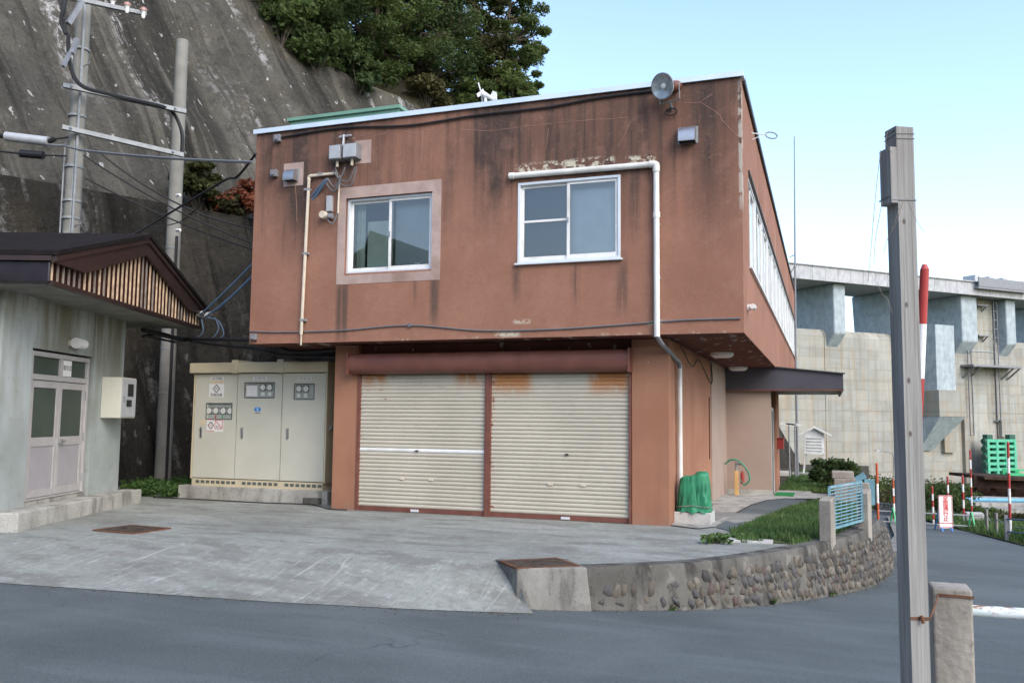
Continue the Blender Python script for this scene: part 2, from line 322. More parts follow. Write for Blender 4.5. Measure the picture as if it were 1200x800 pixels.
def mat_dam():
    g = G('dam concrete', .92, 0, .15); P = g.map(g.pos(), (1, 1, 1), (0, 0, 0), (0, 0, -math.radians(43.5))); x, y, z = g.xyz(P)
    base = g.mix(g.ramp(g.noise(.12, 5, P), .3, .7), (.275, .285, .255), (.355, .365, .34))
    base = g.mix(g.mul(g.ramp(g.noise(1, 5, g.map(P, (.5, .5, 1.1))), .45, .65), .55), base, (.25, .245, .225))
    base = g.mix(g.mul(g.ramp(g.noise(1, 5, g.map(P, (1.1, 1.1, .16))), .5, .68), g.ramp(z, 9.2, 8.0), .6), base, (.33, .24, .14))
    base = g.mix(g.mul(g.ramp(g.noise(1, 4, g.map(P, (.25, .25, .9), (3, 0, 0))), .58, .62), .5), base, (.33, .29, .23))
    fx = g.ma('FRACT', g.mul(x, .62)); fz = g.ma('FRACT', g.mul(z, 1.05)); fb = g.ma('FRACT', g.ma('MULTIPLY', z, .36))
    ln = g.ma('MAXIMUM', g.ramp(fx, .06, .0), g.ma('MAXIMUM', g.ramp(fz, .1, .0), g.ramp(fb, .06, 0)))
    base = g.mix(g.mul(ln, g.ramp(g.noise(.3, 3, P), .28, .55), .6), base, (.19, .165, .125))
    base = g.mix(g.mul(g.ramp(g.noise(1, 5, g.map(P, (2.2, 2.2, .12), (4, 0, 0))), .48, .64), .6), base, (.235, .21, .165))
    base = g.mix(g.mul(g.ramp(g.noise(1, 6, g.map(P, (.35, .35, .05), (1, 0, 0)), .6, .5), .52, .66), .5), base, (.19, .18, .16))
    # hand-set form panels differ a little in tone
    cell = g.n('ShaderNodeTexWhiteNoise'); cell.noise_dimensions = '3D'; sn = g.n('ShaderNodeVectorMath'); sn.operation = 'SNAP'
    g.put(sn.inputs[0], P); sn.inputs[1].default_value = (1.61, 50, .95); g.put(cell.inputs[0], sn.outputs[0])
    base = g.mix(g.mul(g.ramp(cell.outputs[0], .5, 1), .22), base, (.46, .42, .35))
    base = g.mix(g.mul(g.ramp(cell.outputs[0], .35, 0), .22), base, (.25, .24, .21))
    g.col(base).bump(g.noise(1.5, 5, P), .3, .08); MT['dam'] = g.m
mat_dam()
mat_concrete('dam_pier', (.30, .35, .375), (.40, .46, .485), (.21, .245, .265), .35)
mat_concrete('dam_deck', (.36, .37, .38), (.45, .46, .47), (.2, .21, .22), .4)
def mat_leaf(name, a, b, c, trans=.35):
    g = G(name, .6, 0, .25); n = g.noise(.8, 4); n2 = g.noise(9, 2)
    base = g.mix(g.ramp(n, .35, .65), a, b); base = g.mix(g.mul(g.ramp(n2, .5, .7), .7), base, c); g.col(base)
    tr = g.n('ShaderNodeBsdfTranslucent'); g.put(tr.inputs[0], base); mx = g.n('ShaderNodeMixShader'); mx.inputs[0].default_value = trans
    g.t.links.new(g.b.outputs[0], mx.inputs[1]); g.t.links.new(tr.outputs[0], mx.inputs[2]); g.t.links.new(mx.outputs[0], g.t.nodes['Material Output'].inputs[0]); MT[name] = g.m
mat_leaf('leaf', (.055, .09, .026), (.10, .14, .04), (.15, .17, .05), .45)
mat_leaf('leaf_dark', (.04, .072, .026), (.075, .11, .034), (.11, .135, .045), .45)
mat_leaf('leaf_olive', (.05, .058, .022), (.09, .088, .035), (.13, .085, .04))
mat_leaf('leaf_red', (.16, .045, .022), (.24, .075, .035), (.12, .06, .03))
mat_leaf('leaf_pine', (.05, .058, .02), (.10, .10, .035), (.075, .09, .03))
mat_leaf('grass', (.045, .105, .03), (.095, .17, .045), (.17, .18, .075), .3)
mat_leaf('weed', (.045, .10, .025), (.085, .16, .04), (.12, .17, .05), .3)
simple('bark', (.10, .085, .065), .9, 0, .1, .4, 8, bump=.6)
simple('soil', (.075, .062, .045), .95, 0, .1, .4, 2, (.04, .05, .02), bump=.6)
simple('hill', (.13, .115, .085), .95, 0, .1, .45, .5, (.035, .045, .02), bump=.7)
simple('added_forest', (.05, .07, .028), .95, 0, .05, .45, .6, (.02, .032, .014), bump=.8)
simple('litter', (.11, .085, .055), .95, 0, .1, .6, 30)
simple('grass_ground', (.06, .075, .028), .95, 0, .1, .4, 1.5, (.07, .06, .035), bump=.5)
simple('white_alu', (.68, .71, .73), .35, .25, .5, .06, 3)
simple('white_frame', (.72, .72, .70), .45, 0, .5, .08, 4, (.5, .48, .42))
simple('pipe_white', (.70, .70, .66), .45, 0, .4, .08, 3, (.45, .42, .36))
simple('conduit', (.58, .51, .40), .6, 0, .3, .1, 5)
simple('coping', (.62, .70, .76), .35, .3, .5, .08, 2)
simple('coping_dark', (.05, .05, .055), .5, .3, .4, .1, 4)
simple('plaster', (.40, .30, .26), .9, 0, .15, .18, 3, (.24, .16, .13), bump=.3)
simple('entrance_plaster', (.34, .26, .215), .9, 0, .15, .06, 1.2, bump=.2)
simple('crack', (.30, .17, .13), .9, 0, .1, .2, 5)
simple('grey_box', (.22, .225, .24), .5, .2, .4, .12, 6)
simple('grey_box_light', (.42, .43, .44), .45, .2, .4, .1, 6)
simple('steel', (.42, .42, .43), .4, .9, .5, .1, 8)
simple('lens', (.40, .43, .44), .22, .3, .5, .3, 9)
simple('galv', (.27, .285, .29), .65, .25, .4, .15, 6)
simple('dark_metal', (.045, .035, .032), .35, .2, .5, .2, 3)
simple('canopy_metal', (.076, .074, .088), .42, .2, .5, .15, 1.2)
simple('brown_trim', (.16, .062, .045), .5, 0, .35, .18, 5)
simple('shutter_box', (.175, .068, .05), .5, .05, .35, .15, 3, (.11, .05, .04))
simple('black', (.012, .012, .013), .5, 0, .4, .1, 5)
simple('cable', (.02, .02, .022), .6, 0, .3, .1, 5)
simple('cable_blue', (.10, .16, .24), .55, 0, .3, .1, 5)
simple('cable_grey', (.14, .15, .16), .55, 0, .3, .1, 5)
simple('ceramic', (.75, .73, .70), .25, 0, .5, .05, 5)
simple('ceramic_red', (.36, .20, .16), .3, 0, .5, .05, 5)
simple('pole_concrete', (.235, .23, .205), .9, 0, .15, .18, 1.8, (.15, .145, .125), bump=.3)
simple('cabinet', (.54, .53, .445), .5, 0, .4, .05, 1.5)
simple('cabinet_trim', (.55, .48, .33), .5, 0, .4, .08, 2)
simple('cabinet_seam', (.10, .09, .075), .6, 0, .3, .1, 5)
simple('paper', (.74, .73, .70), .6, 0, .3, .05, 20)
simple('paper_cream', (.62, .53, .38), .6, 0, .3, .05, 20)
simple('ink', (.05, .05, .06), .6, 0, .3, .05, 20)
simple('ink_red', (.55, .05, .05), .6, 0, .3, .05, 20)
simple('logo_blue', (.06, .24, .62), .5, 0, .4, .05, 20)
simple('logo_blue_light', (.35, .55, .80), .5, 0, .4, .05, 20)
simple('panel_dark', (.10, .11, .105), .5, 0, .4, .1, 6)
simple('panel_grey', (.33, .36, .33), .5, 0, .4, .1, 6)
simple('gauge', (.66, .66, .60), .3, 0, .5, .05, 10)
simple('door_grey', (.34, .32, .33), .5, .1, .4, .06, 3)
simple('door_frame', (.46, .44, .43), .45, .3, .4, .08, 4)
simple('frosted', (.05, .065, .05), .5, 0, .3, .12, 2)
simple('hut_brown', (.032, .017, .014), .38, 0, .5, .2, 3)
simple('hut_fascia', (.025, .022, .028), .14, .1, .6, .2, 3)
simple('hut_roof', (.016, .013, .013), .9, 0, .1, .3, 4, bump=.3)
simple('slat_wood', (.60, .44, .30), .7, 0, .2, .3, 9)
simple('slat_grey', (.27, .225, .19), .8, 0, .2, .3, 9)
simple('gable_back', (.06, .022, .014), .8, 0, .2, .3, 5)
simple('soffit_conc', (.22, .215, .19), .9, 0, .1, .2, 3)
simple('rust_plate', (.075, .055, .04), .85, .2, .3, .4, 9, (.05, .03, .022), bump=.6)
simple('rust', (.15, .07, .038), .9, .1, .2, .35, 12)
simple('tarp', (.025, .20, .095), .5, 0, .4, .25, 4)
simple('hose', (.04, .20, .12), .5, 0, .4, .1, 4)
simple('yellow_wood', (.55, .34, .14), .7, 0, .3, .15, 6)
simple('red_paint', (.30, .035, .025), .45, 0, .4, .15, 6)
simple('mat_green', (.03, .20, .06), .95, 0, .1, .2, 20)
simple('blue_fence', (.15, .30, .36), .6, 0, .3, .2, 6, (.30, .37, .39))
simple('white_paint', (.68, .69, .68), .6, 0, .3, .1, 5, (.4, .4, .38))
simple('roof_green', (.15, .29, .22), .6, 0, .3, .1, 2)
simple('stripe_red', (.38, .045, .04), .4, 0, .4, .1, 8)
simple('stripe_orange', (.48, .10, .04), .5, 0, .4, .15, 8)
simple('stripe_white', (.75, .74, .72), .4, 0, .4, .1, 8)
simple('green_paint', (.09, .42, .26), .5, 0, .4, .12, 3)
simple('green_dark', (.03, .10, .07), .6, 0, .3, .12, 3)
simple('bright_green', (.05, .42, .17), .5, 0, .4, .1, 3)
simple('rust_dark', (.05, .028, .02), .9, 0, .2, .4, 2)
simple('blue_pipe', (.16, .42, .62), .5, 0, .4, .15, 3)
simple('curtain_green', (.66, .68, .54), .9, 0, .1, .1, 3)
simple('curtain_white', (.74, .77, .78), .9, 0, .1, .06, 2)
simple('curtain_grey', (.46, .48, .48), .9, 0, .1, .08, 2)
simple('interior', (.30, .29, .26), .9, 0, .1, .1, 1)
simple('tray_blue', (.06, .38, .62), .5, 0, .4, .05, 3)
def mat_insect():
    g = G('insect screen', .7); g.col((.07, .085, .10)); MT['screen'] = g.m
mat_insect()
def mat_glass():
    g = G('window glass', .02); t = g.t
    fr = g.n('ShaderNodeFresnel'); fr.inputs[0].default_value = 1.5; tr = g.n('ShaderNodeBsdfTransparent'); tr.inputs[0].default_value = (.82, .88, .88, 1)
    gl = g.n('ShaderNodeBsdfGlossy'); gl.inputs['Roughness'].default_value = .015; mx = g.n('ShaderNodeMixShader'); f2 = g.ma('ADD', g.mul(fr.outputs[0], 1.5), .07)
    g.put(mx.inputs[0], f2); t.links.new(tr.outputs[0], mx.inputs[1]); t.links.new(gl.outputs[0], mx.inputs[2]); t.links.new(mx.outputs[0], t.nodes['Material Output'].inputs[0]); MT['glass'] = g.m
mat_glass()
def mat_wood():
    g = G('weathered wood', .85, 0, .2); P = g.map(g.pos(), (1, 1, 1), (0, 0, 0))
    gr = g.noise(1, 6, g.map(P, (70, 70, 1.6)), .6, .3); base = g.mix(g.ramp(gr, .3, .7), (.18, .178, .165), (.30, .297, .28))
    base = g.mix(g.mul(g.ramp(g.noise(1, 5, g.map(P, (160, 160, 2.5))), .55, .7), .7), base, (.10, .088, .08))
    base = g.mix(g.mul(g.ramp(g.noise(2.2, 4), .5, .75), .5), base, (.20, .175, .16))
    for z in (1.9, 2.16, 1.72, 2.45):
        kn = g.vor(1, g.map(P, (22, 22, 14), (0, 0, -z*14+.5)))[0]
        base = g.mix(g.mul(g.ramp(kn, .24, .12), g.band(g.xyz()[2], z-.03, z+.03, .01), .9), base, (.07, .05, .04))
    g.col(base).bump(gr, .5, .004); MT['wood'] = g.m
mat_wood()
def mat_rail():
    g = G('rusty painted rail', .5, 0, .4); base = g.mix(g.ramp(g.noise(9, 4), .4, .6), (.50, .60, .60), (.66, .72, .72))
    rn = g.noise(1, 6, g.map(g.pos(), (9, 30, 40), (0, 0, 0)), .6, .8)
    base = g.mix(g.ramp(rn, .54, .6), base, (.26, .12, .06)); base = g.mix(g.mul(g.ramp(rn, .66, .72), .8), base, (.11, .04, .02)); g.col(base).bump(rn, .4, .003); MT['rail'] = g.m
mat_rail()

# ================================================================== SETTING
def clampgrid(name, xs, ys, zf, mat):
    mb = MB(); mb.grid([[V((x, y, zf(x, y))) for x in xs] for y in ys]); return mb.build(name, mat)
def frange(a, b, n): return [a+(b-a)*i/n for i in range(n+1)]
gx = [-400, -150, -60, -25, -15, -5, 0, 5, 10, 15, 25, 60, 150, 400]; gy = [-300, -60, -6, 10, 20, 30, 40, 50, 62, 75, 100, 200, 700]
struct(clampgrid('ground', gx, gy, lambda x, y: zroad(x, y)-.05, 'grass_ground'))

# asphalt road: foreground crossing, then running down along the retaining wall
rd_right = lambda y: 14 if y < 20 else (14-(y-20)*.95 if y < 29 else 5.45-(y-29)*.075)
rd_left = lambda y: -40 if y < 16 else (-6 if y < 18 else .2+(y-18)*.045)
mb = MB(); rows = []
for y in frange(-14, 60, 74):
    a, b = rd_left(y), rd_right(y); rows.append([V((x, y, zroad(x, y))) for x in frange(a, b, 24)])
mb.grid(rows); struct(mb.build('road', 'asphalt'))
# raised shoulder the photographer stands on
mb = MB(); mb.grid([[V((x, y, zroad(x, y)+.26)) for x in frange(-30, 12, 20)] for y in (-14, -6, 0, 3.9)])
mb.grid([[V((x, 3.9, zroad(x, 3.9)+k)) for x in frange(-30, 12, 20)] for k in (.26, -.05)]); struct(mb.build('shoulder', 'kerb'))

# concrete yard with its ramp down to the road
EDGE = [road_at(*p) for p in ((0, 683), (100, 690), (200, 697), (300, 704), (400, 709.5), (500, 714.5), (570, 717), (625, 719))]
EDGE = [V((x, 7.82+(x+9.18)*.12, 0)) for x in (-33, -30, -27, -24, -21.5, -19, -17, -15.2, -13.6, -12.2, -11, -10.05)]+EDGE
for p in EDGE: p.z = zroad(p.x, p.y)
EDGE = smooth_path(EDGE, 8)
TOPR = V((-3.93, 10.37, 0)); FR = V((-3.44, 9.84, 0))
rows = [[] for _ in range(22)]
for i, p in enumerate(EDGE):
    q = V((p.x*1.0-.9 if p.x < -4 else p.x-.9, 10.4, 0))
    u_ = max(0, min(1, (p.x+5)/(-3.16+5))); q = V((min(q.x, -3.93), 10.4, 0)).lerp(TOPR, u_) if p.x > -5 else q
    for k in range(12):
        t = k/11; s = t*t*(3-2*t)*.55+t*.45
        r = p.lerp(q, t); 
        if i == len(EDGE)-1: r = p.lerp(FR, t/.6) if t < .6 else FR.lerp(TOPR, (t-.6)/.4)
        z0 = zroad(p.x, p.y)+.006; r.z = z0+(0-z0)*s
        r.z += .02*mnoise.noise(V((r.x*.5, r.y*.5, 0)))*(1 if 0 < k < 11 else 0); rows[k].append(r)
    for k in range(10): rows[12+k].append(V((q.x, 10.4+(22-10.4)*(k+1)/10, 0)))
mb = MB(); mb.grid(rows)
struct(mb.build('yard', 'yard', smooth=True))
# yard going on right of the garage, behind the retaining wall (flat sheet at the wall-top level)
WALLTOP = smooth_path([(-3.44, 9.84, 0), (-2.73, 10.22, 0), (-1.71, 10.98, 0), (-1.22, 11.55, 0), (-.72, 12.35, 0), (-.1, 13.6, 0), (.42, 15.0, 0), (.72, 16.4, 0), (.95, 18.2, -.08), (1.15, 20.5, -.42), (1.3, 23, -.9), (1.42, 26, -1.32)], 8)
poly = [p for p in WALLTOP if p.z > -.03]
mb = MB(); right = [V((p.x-.16, p.y+.1, -.003)) for p in poly]; left = [V((-3.935 if p.y > 9.9 else p.x, max(p.y+.1, 10.36) if p.y < 10.4 else p.y+.1, -.003)) for p in poly]
mb.grid([[l.lerp(r, k/6) for k in range(7)] for l, r in zip(left, right)]); struct(mb.build('yard', 'yard'))
# garden ground towards the entrance and the far lawn
mb = MB(); mb.grid([[V((x, y, gz(y)-.012+(0 if y > 16.2 else -.001))) for x in frange(-12, .62+max(0, (y-16))*.042, 10)] for y in frange(16.0, 52, 30)]); struct(mb.build('garden', 'soil'))
def sheet(name, pts, dz, mat):
    mb = MB(); mb.add([V((p[0], p[1], gz(p[1])+dz)) for p in pts], [tuple(range(len(pts)))]); return struct(mb.build(name, mat))
sheet('path', [(-2.5, 14.9), (-2.0, 14.6), (-1.78, 15.0), (-1.7, 17.6), (-1.58, 20), (-1.36, 21.6), (-1.0, 22.4), (.35, 22.9), (.5, 24.2), (-.4, 24.9), (-.5, 26.5), (-1.34, 26.5), (-1.34, 23.9), (-2.5, 23.9)], .016, 'concrete')
sheet('path', [(-1.76, 14.96), (-1.45, 14.5), (-1.12, 16.9), (-.75, 19.5), (-.42, 21.2), (-.5, 22.4), (-1.0, 22.38), (-1.34, 21.58), (-1.56, 20), (-1.68, 17.6)], .008, 'asphalt')

# ---- concrete slope and hillside
WD = V((.46, .89, 0)).normalized(); WN = V((WD.y, -WD.x, 0)); WP = V((-15.9, 18.3, 0))
def bench_z(t): return 7.35 if t < 8 else (7.35-(t-8)*.21 if t < 29 else max(-1.2, 2.94-(t-29)*.95))
def top_z(t):
    P = [(-90, 34), (-30, 30), (-6, 22.5), (4.6, 16.9), (6.1, 16.0), (7.8, 14.75), (9.3, 14.45), (10.4, 14.2), (14, 13.0), (20, 10), (28, 3.6), (33, -.8), (40, -1)]
    for (a, za), (b, zb) in zip(P, P[1:]):
        if t <= b: return za+(zb-za)*(t-a)/(b-a)
    return -1
def hill_pt(t, wv):   # wv: distance back from the wall line
    bz = bench_z(t); tz = max(top_z(t), bz+.3); wt = .9+(tz-bz)/1.732
    z = bz if wv < .9 else (bz+(wv-.9)*1.732 if wv < wt else tz+(wv-wt)*(.50 if t < 12 else .32))
    p = WP+WD*t-WN*wv; p.z = z; return p, wt
mb = MB(); rows = []
for t in frange(-90, 34, 248):
    bz = bench_z(t); r = []
    for k in range(22):
        f = k/21; p = WP+WD*t-WN*(.35*f)+V((0, 0, -1.2+(bz+1.2)*f))
        nz = mnoise.fractal(p*.5, .9, 2.1, 4); p += WN*(.14*nz)*(1 if k < 21 else .3); r.append(p)
    p = WP+WD*t-WN*.95; p.z = bz+.03*mnoise.noise(p); r.append(p); rows.append(r)
mb.grid(rows); o = mb.build('concrete_wall', 'shotcrete_low', smooth=True, origin=(-15.9, 18.3, 0))
tag(o, 'tall dark stained concrete wall along the foot of the slope, behind hut and cabinet', 'wall')
mb = MB(); rows = []
for t in frange(-90, 34, 268):
    _, wt = hill_pt(t, 0); r = []
    ws = frange(.8, wt, 40)+frange(wt, wt+45, 22)[1:]
    for k, wv in enumerate(ws):
        p, _ = hill_pt(t, wv); p.z += 0 if k else -.3
        nz = mnoise.fractal(V((p.x*.28, p.y*.28, p.z*.28)), .85, 2.2, 5); nn = (WN*.866+V((0, 0, .5)))
        ridge = math.sin(t*1.15+.9*math.sin(t*.31)+p.z*.12)*.22*min(1, k/12)
        p += nn*(.38*nz+ridge)*min(1, k/4); r.append(p)
    rows.append(r)
mb.grid([r[:41] for r in rows]); struct(mb.build('hillside', 'shotcrete', smooth=True))
mb = MB(); mb.grid([[p for p in r[40:]] for r in rows]); struct(mb.build('hillside', 'hill', smooth=True))

RID = smooth_path([dep(385, 62, 37), dep(430, 95, 37.5), dep(490, 106, 38.5), dep(545, 113, 40.5), dep(600, 122, 41.5), dep(650, 150, 43), dep(720, 240, 46)], 7)
mb = MB(); rows = []; vf = V((math.sin(YAW), math.cos(YAW), 0))
for i, p in enumerate(RID):
    r = []
    for k, (off, dz) in enumerate(((-4.2, -14), (-3.9, -9), (-3.4, -5.6), (-2.8, -3.2), (-2.0, -1.7), (-1.2, -.7), (-.5, -.15), (.4, .1), (2, .3), (6, 1.0), (14, 1.5))):
        q = p+vf*off+V((0, 0, dz)); q += V((0, 0, 1))*.5*mnoise.fractal(q*.45, .9, 2.1, 4)*(1 if k < 8 else .4); r.append(q)
    rows.append(r)
mb.grid(rows); struct(mb.build('hillside', 'hill', smooth=True))
# unseen wooded ridge, added behind the camera for window reflections and less low skylight
mb = MB(); rows = []
for i in range(121):
    x = -150+i*2.6; r = []
    for k in range(12):
        f = k/11; hgt = 22+8*mnoise.noise(V((x*.022, 3, 0)))+4.5*mnoise.noise(V((x*.11, 8, 0)))+3*abs(mnoise.noise(V((x*.33, 1, 0))))
        q = V((x, -52-26*f+3*mnoise.noise(V((x*.2, k, 0))), -3+(hgt+3)*f)); q += V((0, 1, .6))*1.6*mnoise.fractal(q*.35, .8, 2.2, 3); r.append(q)
    r.append(r[-1]+V((0, -60, 2))); rows.append(r)
mb.grid(rows); struct(mb.build('hillside', 'added_forest', smooth=True))

# ================================================================== RETAINING WALL with cobbles
rw = thing('retaining_wall', (-1, 11.5, -.5), 'curved low retaining wall of cobbles set in grey concrete beside the road', 'wall')
def wall_base(i):
    p = WALLTOP[i]; q = WALLTOP[min(i+1, len(WALLTOP)-1)]; o_ = WALLTOP[max(i-1, 0)]; d = (q-o_); d.z = 0; d.normalize(); n = V((d.y, -d.x, 0)); return p, n
fr = []
for i in range(len(WALLTOP)):
    p, n = wall_base(i); zt = p.z; zb = zroad(p.x, p.y)-.12; h = zt-zb
    row = [p-n*.28+V((0, 0, -.25)), p-n*.28+V((0, 0, .004)), p-n*.02+V((0, 0, .012)), p+V((0, 0, -.02))]
    for k in range(1, 9):
        f = k/8; row.append(p+n*(.16*h*f)+V((0, 0, -.02-(h-.02)*f))+n*.012*mnoise.noise(V((p.x*4, p.y*4, k))))
    fr.append(row)
mb = MB(); mb.grid(fr); mb.f.append(tuple(range(12))); mb.build('wall_body', 'wall_concrete', rw, smooth=True)
mb = MB()   # left end block with the flank facing the ramp
mb.hexa([V((-3.93, 10.37, -.6)), V((-3.40, 9.70, -.6)), V((-2.60, 10.11, -.6)), V((-3.1, 10.75, -.6))], [V((-3.93, 10.37, .018)), V((-3.44, 9.81, .018)), V((-2.70, 10.19, .02)), V((-3.1, 10.75, .02))])
mb.build('end_block', 'block_concrete', rw, bevel=.015)
# cobbles
def stone_mesh(seed):
    rr = random.Random(seed); b = bmesh.new(); bmesh.ops.create_icosphere(b, subdivisions=2, radius=1)
    for v in b.verts:
        d = v.co.normalized(); v.co = d*(1+.5*mnoise.noise(d*1.2+V((seed*3.1, 0, 0)))+.22*mnoise.noise(d*2.6+V((0, seed, 0))))
    me = bpy.data.meshes.new('cobble'); b.to_mesh(me); b.free(); me.shade_smooth(); me.materials.append(MT['stone']); return me
stones = [stone_mesh(k) for k in range(7)]
arc = [0]
for a, b in zip(WALLTOP, WALLTOP[1:]): arc.append(arc[-1]+(b-a).length)
def on_arc(s):
    for i in range(len(arc)-1):
        if arc[i+1] >= s:
            f = (s-arc[i])/(arc[i+1]-arc[i]); p, n = wall_base(i); p2, n2 = wall_base(i+1); return p.lerp(p2, f), n.lerp(n2, f).normalized()
    return wall_base(len(WALLTOP)-1)
rs = random.Random(3); s = 1.0; cnt = 0
while s < arc[-1]-3.0:
    p, n = on_arc(s); zb = zroad(p.x, p.y); h = p.z-zb; cap = .13 if s > 2.4 else .2
    usable = h-cap-.02; nr = max(1, int(usable/.105)); size = usable/nr
    stepx = .108+.02*rs.random()
    for k in range(nr):
        if s < 1.5 and rs.random() < .5: continue
        if s < 2.1 and rs.random() < .2: continue
        if rs.random() < .06: continue
        zz = zb+.03+size*(k+.5)+rs.uniform(-.02, .02); dep_ = (p.z-zz)*.16
        ss = s+((k % 2)*.5)*stepx+rs.uniform(-.025, .025); p2, n2 = on_arc(ss); tdir = V((-n2.y, n2.x, 0))
        c = V((p2.x, p2.y, zz))+n2*(dep_-(.03 if s < 2 else .018))
        o = bpy.data.objects.new('cobble', stones[rs.randrange(7)]); COL.objects.link(o); o.parent = rw
        o.location = c-WL[rw]; a_ = rs.uniform(.40, .66)*.1; b_ = rs.uniform(.45, .72)*size; tilt = (1 if k % 2 else -1)*rs.uniform(.15, .75)
        Mx = Matrix((tdir, n2, V((0, 0, 1)))).transposed().to_4x4(); o.rotation_euler = (Mx @ Matrix.Rotation(tilt, 4, 'Y')).to_euler()
        o.scale = (a_*1.1, rs.uniform(.036, .054), b_*1.05); cnt += 1
    s += stepx
# ================================================================== OFFICE BUILDING
YF, XL, XR, ZT, ZB = 14.252, -10.596, -1.206, 7.387, 3.163
YG = 14.85; YEND = 41.5
ob = thing('office_building', (-5.8, 15.0, 0), 'two storey terracotta rendered office building with stained overhanging upper floor', 'building')
def wall_holes(mb, axis, c, t, a0, a1, z0, z1, holes):
    """wall slab on plane axis=c (outer face), thickness t inwards (signed), spanning a0..a1, with rectangular holes"""
    As = sorted({a0, a1, *[h[0] for h in holes], *[h[1] for h in holes]}); Zs = sorted({z0, z1, *[h[2] for h in holes], *[h[3] for h in holes]})
    P = (lambda a, z, d: V((a, c+d, z))) if axis == 'y' else (lambda a, z, d: V((c+d, a, z)))
    inside = lambda a, z: any(h[0] < a < h[1] and h[2] < z < h[3] for h in holes)
    for d in (0, t):
        for i in range(len(As)-1):
            for j in range(len(Zs)-1):
                if not inside((As[i]+As[i+1])/2, (Zs[j]+Zs[j+1])/2):
                    mb.add([P(As[i], Zs[j], d), P(As[i+1], Zs[j], d), P(As[i+1], Zs[j+1], d), P(As[i], Zs[j+1], d)], [(0, 1, 2, 3)])
    for (p, q, r, s_) in list(holes)+[(a0, a1, z0, z1)]:
        for A, B in (((p, r), (q, r)), ((q, r), (q, s_)), ((q, s_), (p, s_)), ((p, s_), (p, r))):
            mb.add([P(*A, 0), P(*B, 0), P(*B, t), P(*A, t)], [(0, 1, 2, 3)])
W1 = (-8.51, -6.71, 4.455, 5.895); W2 = (-5.045, -3.205, 4.47, 5.905)
mb = MB(); wall_holes(mb, 'y', YF, .22, XL, XR, ZB, ZT, [W1, W2]); mb.build('front_wall', 'wall', ob, recalc=False)
RIB = (15.5, 40.6, 4.44, 6.11)
mb = MB(); wall_holes(mb, 'x', XR, -.22, YF+.22, YEND, ZB, ZT, [RIB]); mb.build('side_wall', 'wall', ob, recalc=False)
mb = MB(); mb.prism([(XL, YF+.22, ZB), (XL+.22, YF+.22, ZB), (XL+.22, 27, ZB), (XL, 27, ZB)], (0, 0, ZT-ZB)); mb.prism([(XL, 27, ZB), (-4.6, YEND, ZB), (XR, YEND, ZB), (XR, YEND-.2, ZB), (-4.4, YEND-.2, ZB), (XL+.2, 27, ZB)], (0, 0, ZT-ZB)); mb.build('rear_wall', 'wall', ob)
foot = [(XL+.01, YF+.01), (XR-.01, YF+.01), (XR-.01, YEND), (-4.6, YEND), (XL+.01, 27)]
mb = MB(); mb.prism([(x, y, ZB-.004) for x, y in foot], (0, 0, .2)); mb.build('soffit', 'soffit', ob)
mb = MB(); mb.prism([(x, y, ZT-.35) for x, y in foot], (0, 0, .15)); mb.build('roof_slab', 'concrete', ob)
mb = MB(); mb.box(XL+.25, XR-.25, 17.3, 17.4, ZB+.2, ZT-.36); mb.box(-5.9, -5.8, YF+.23, 17.3, ZB+.2, ZT-.36); mb.build('partition', 'interior', ob)
mb = MB(); mb.box(XL-.045, XR+.045, YF-.055, YF+.27, ZT+.002, ZT+.06); mb.box(XL-.045, XR+.045, YF-.055, YF-.025, ZT-.03, ZT+.002); mb.build('coping', 'coping', ob)
mb = MB(); mb.box(XR-.26, XR+.05, YF+.275, YEND+.05, ZT+.002, ZT+.055); mb.box(XR+.02, XR+.05, YF+.275, YEND+.05, ZT-.045, ZT+.002); mb.box(XL-.045, XL+.3, YF+.275, 27, ZT+.002, ZT+.06); mb.build('coping', 'coping_dark', ob)
# cable clipped along the top of the front
pts = [at(x, y, 'y', YF-.03) for x, y in ((330, 161), (400, 150), (480, 147), (560, 135), (640, 126), (700, 115), (770, 106))]
mb = MB(); mb.tube(smooth_path(pts), .02, 6); mb.build('cable_run', 'cable', ob, smooth=True)
pts = [at(x, y, 'y', YF-.02) for x, y in ((293, 388), (330, 389), (400, 387), (480, 381), (560, 387), (640, 386), (720, 381), (800, 375), (868, 373))]
mb = MB(); mb.tube(smooth_path(pts), .013, 6); p = at(480, 381, 'y', YF-.03); mb.box(p.x-.03, p.x+.03, YF-.05, YF, p.z-.03, p.z+.03); mb.build('cable_run', 'cable_grey', ob, smooth=True)
for L in ([(540, 152), (575, 153), (627, 147), (680, 142), (736, 138)], [(724, 172), (732, 158), (739, 142)], [(802, 121), (820, 119.5), (834, 111)], [(820, 119.5), (841, 133), (846, 141), (855, 151), (863, 159), (871, 163)], [(415, 167), (455, 155), (469, 153), (489, 158), (499, 153), (523, 152)], [(496, 153), (494, 175), (493, 190), (482, 211)], [(346, 205), (348, 260)], [(830, 186), (838, 181), (848, 184)], [(640, 175), (643, 150)]):
    mb = MB(); pp = smooth_path([at(x, y, 'y', YF) for x, y in L], 6); pp = [p+V((.012*mnoise.noise(p*9), 0, .012*mnoise.noise(p*9+V((5, 0, 0))))) for p in pp]; mb.tube(pp, [.004+.005*abs(mnoise.noise(p*3)) for p in pp], 5); mb.build('crack_filler', 'crack', ob)
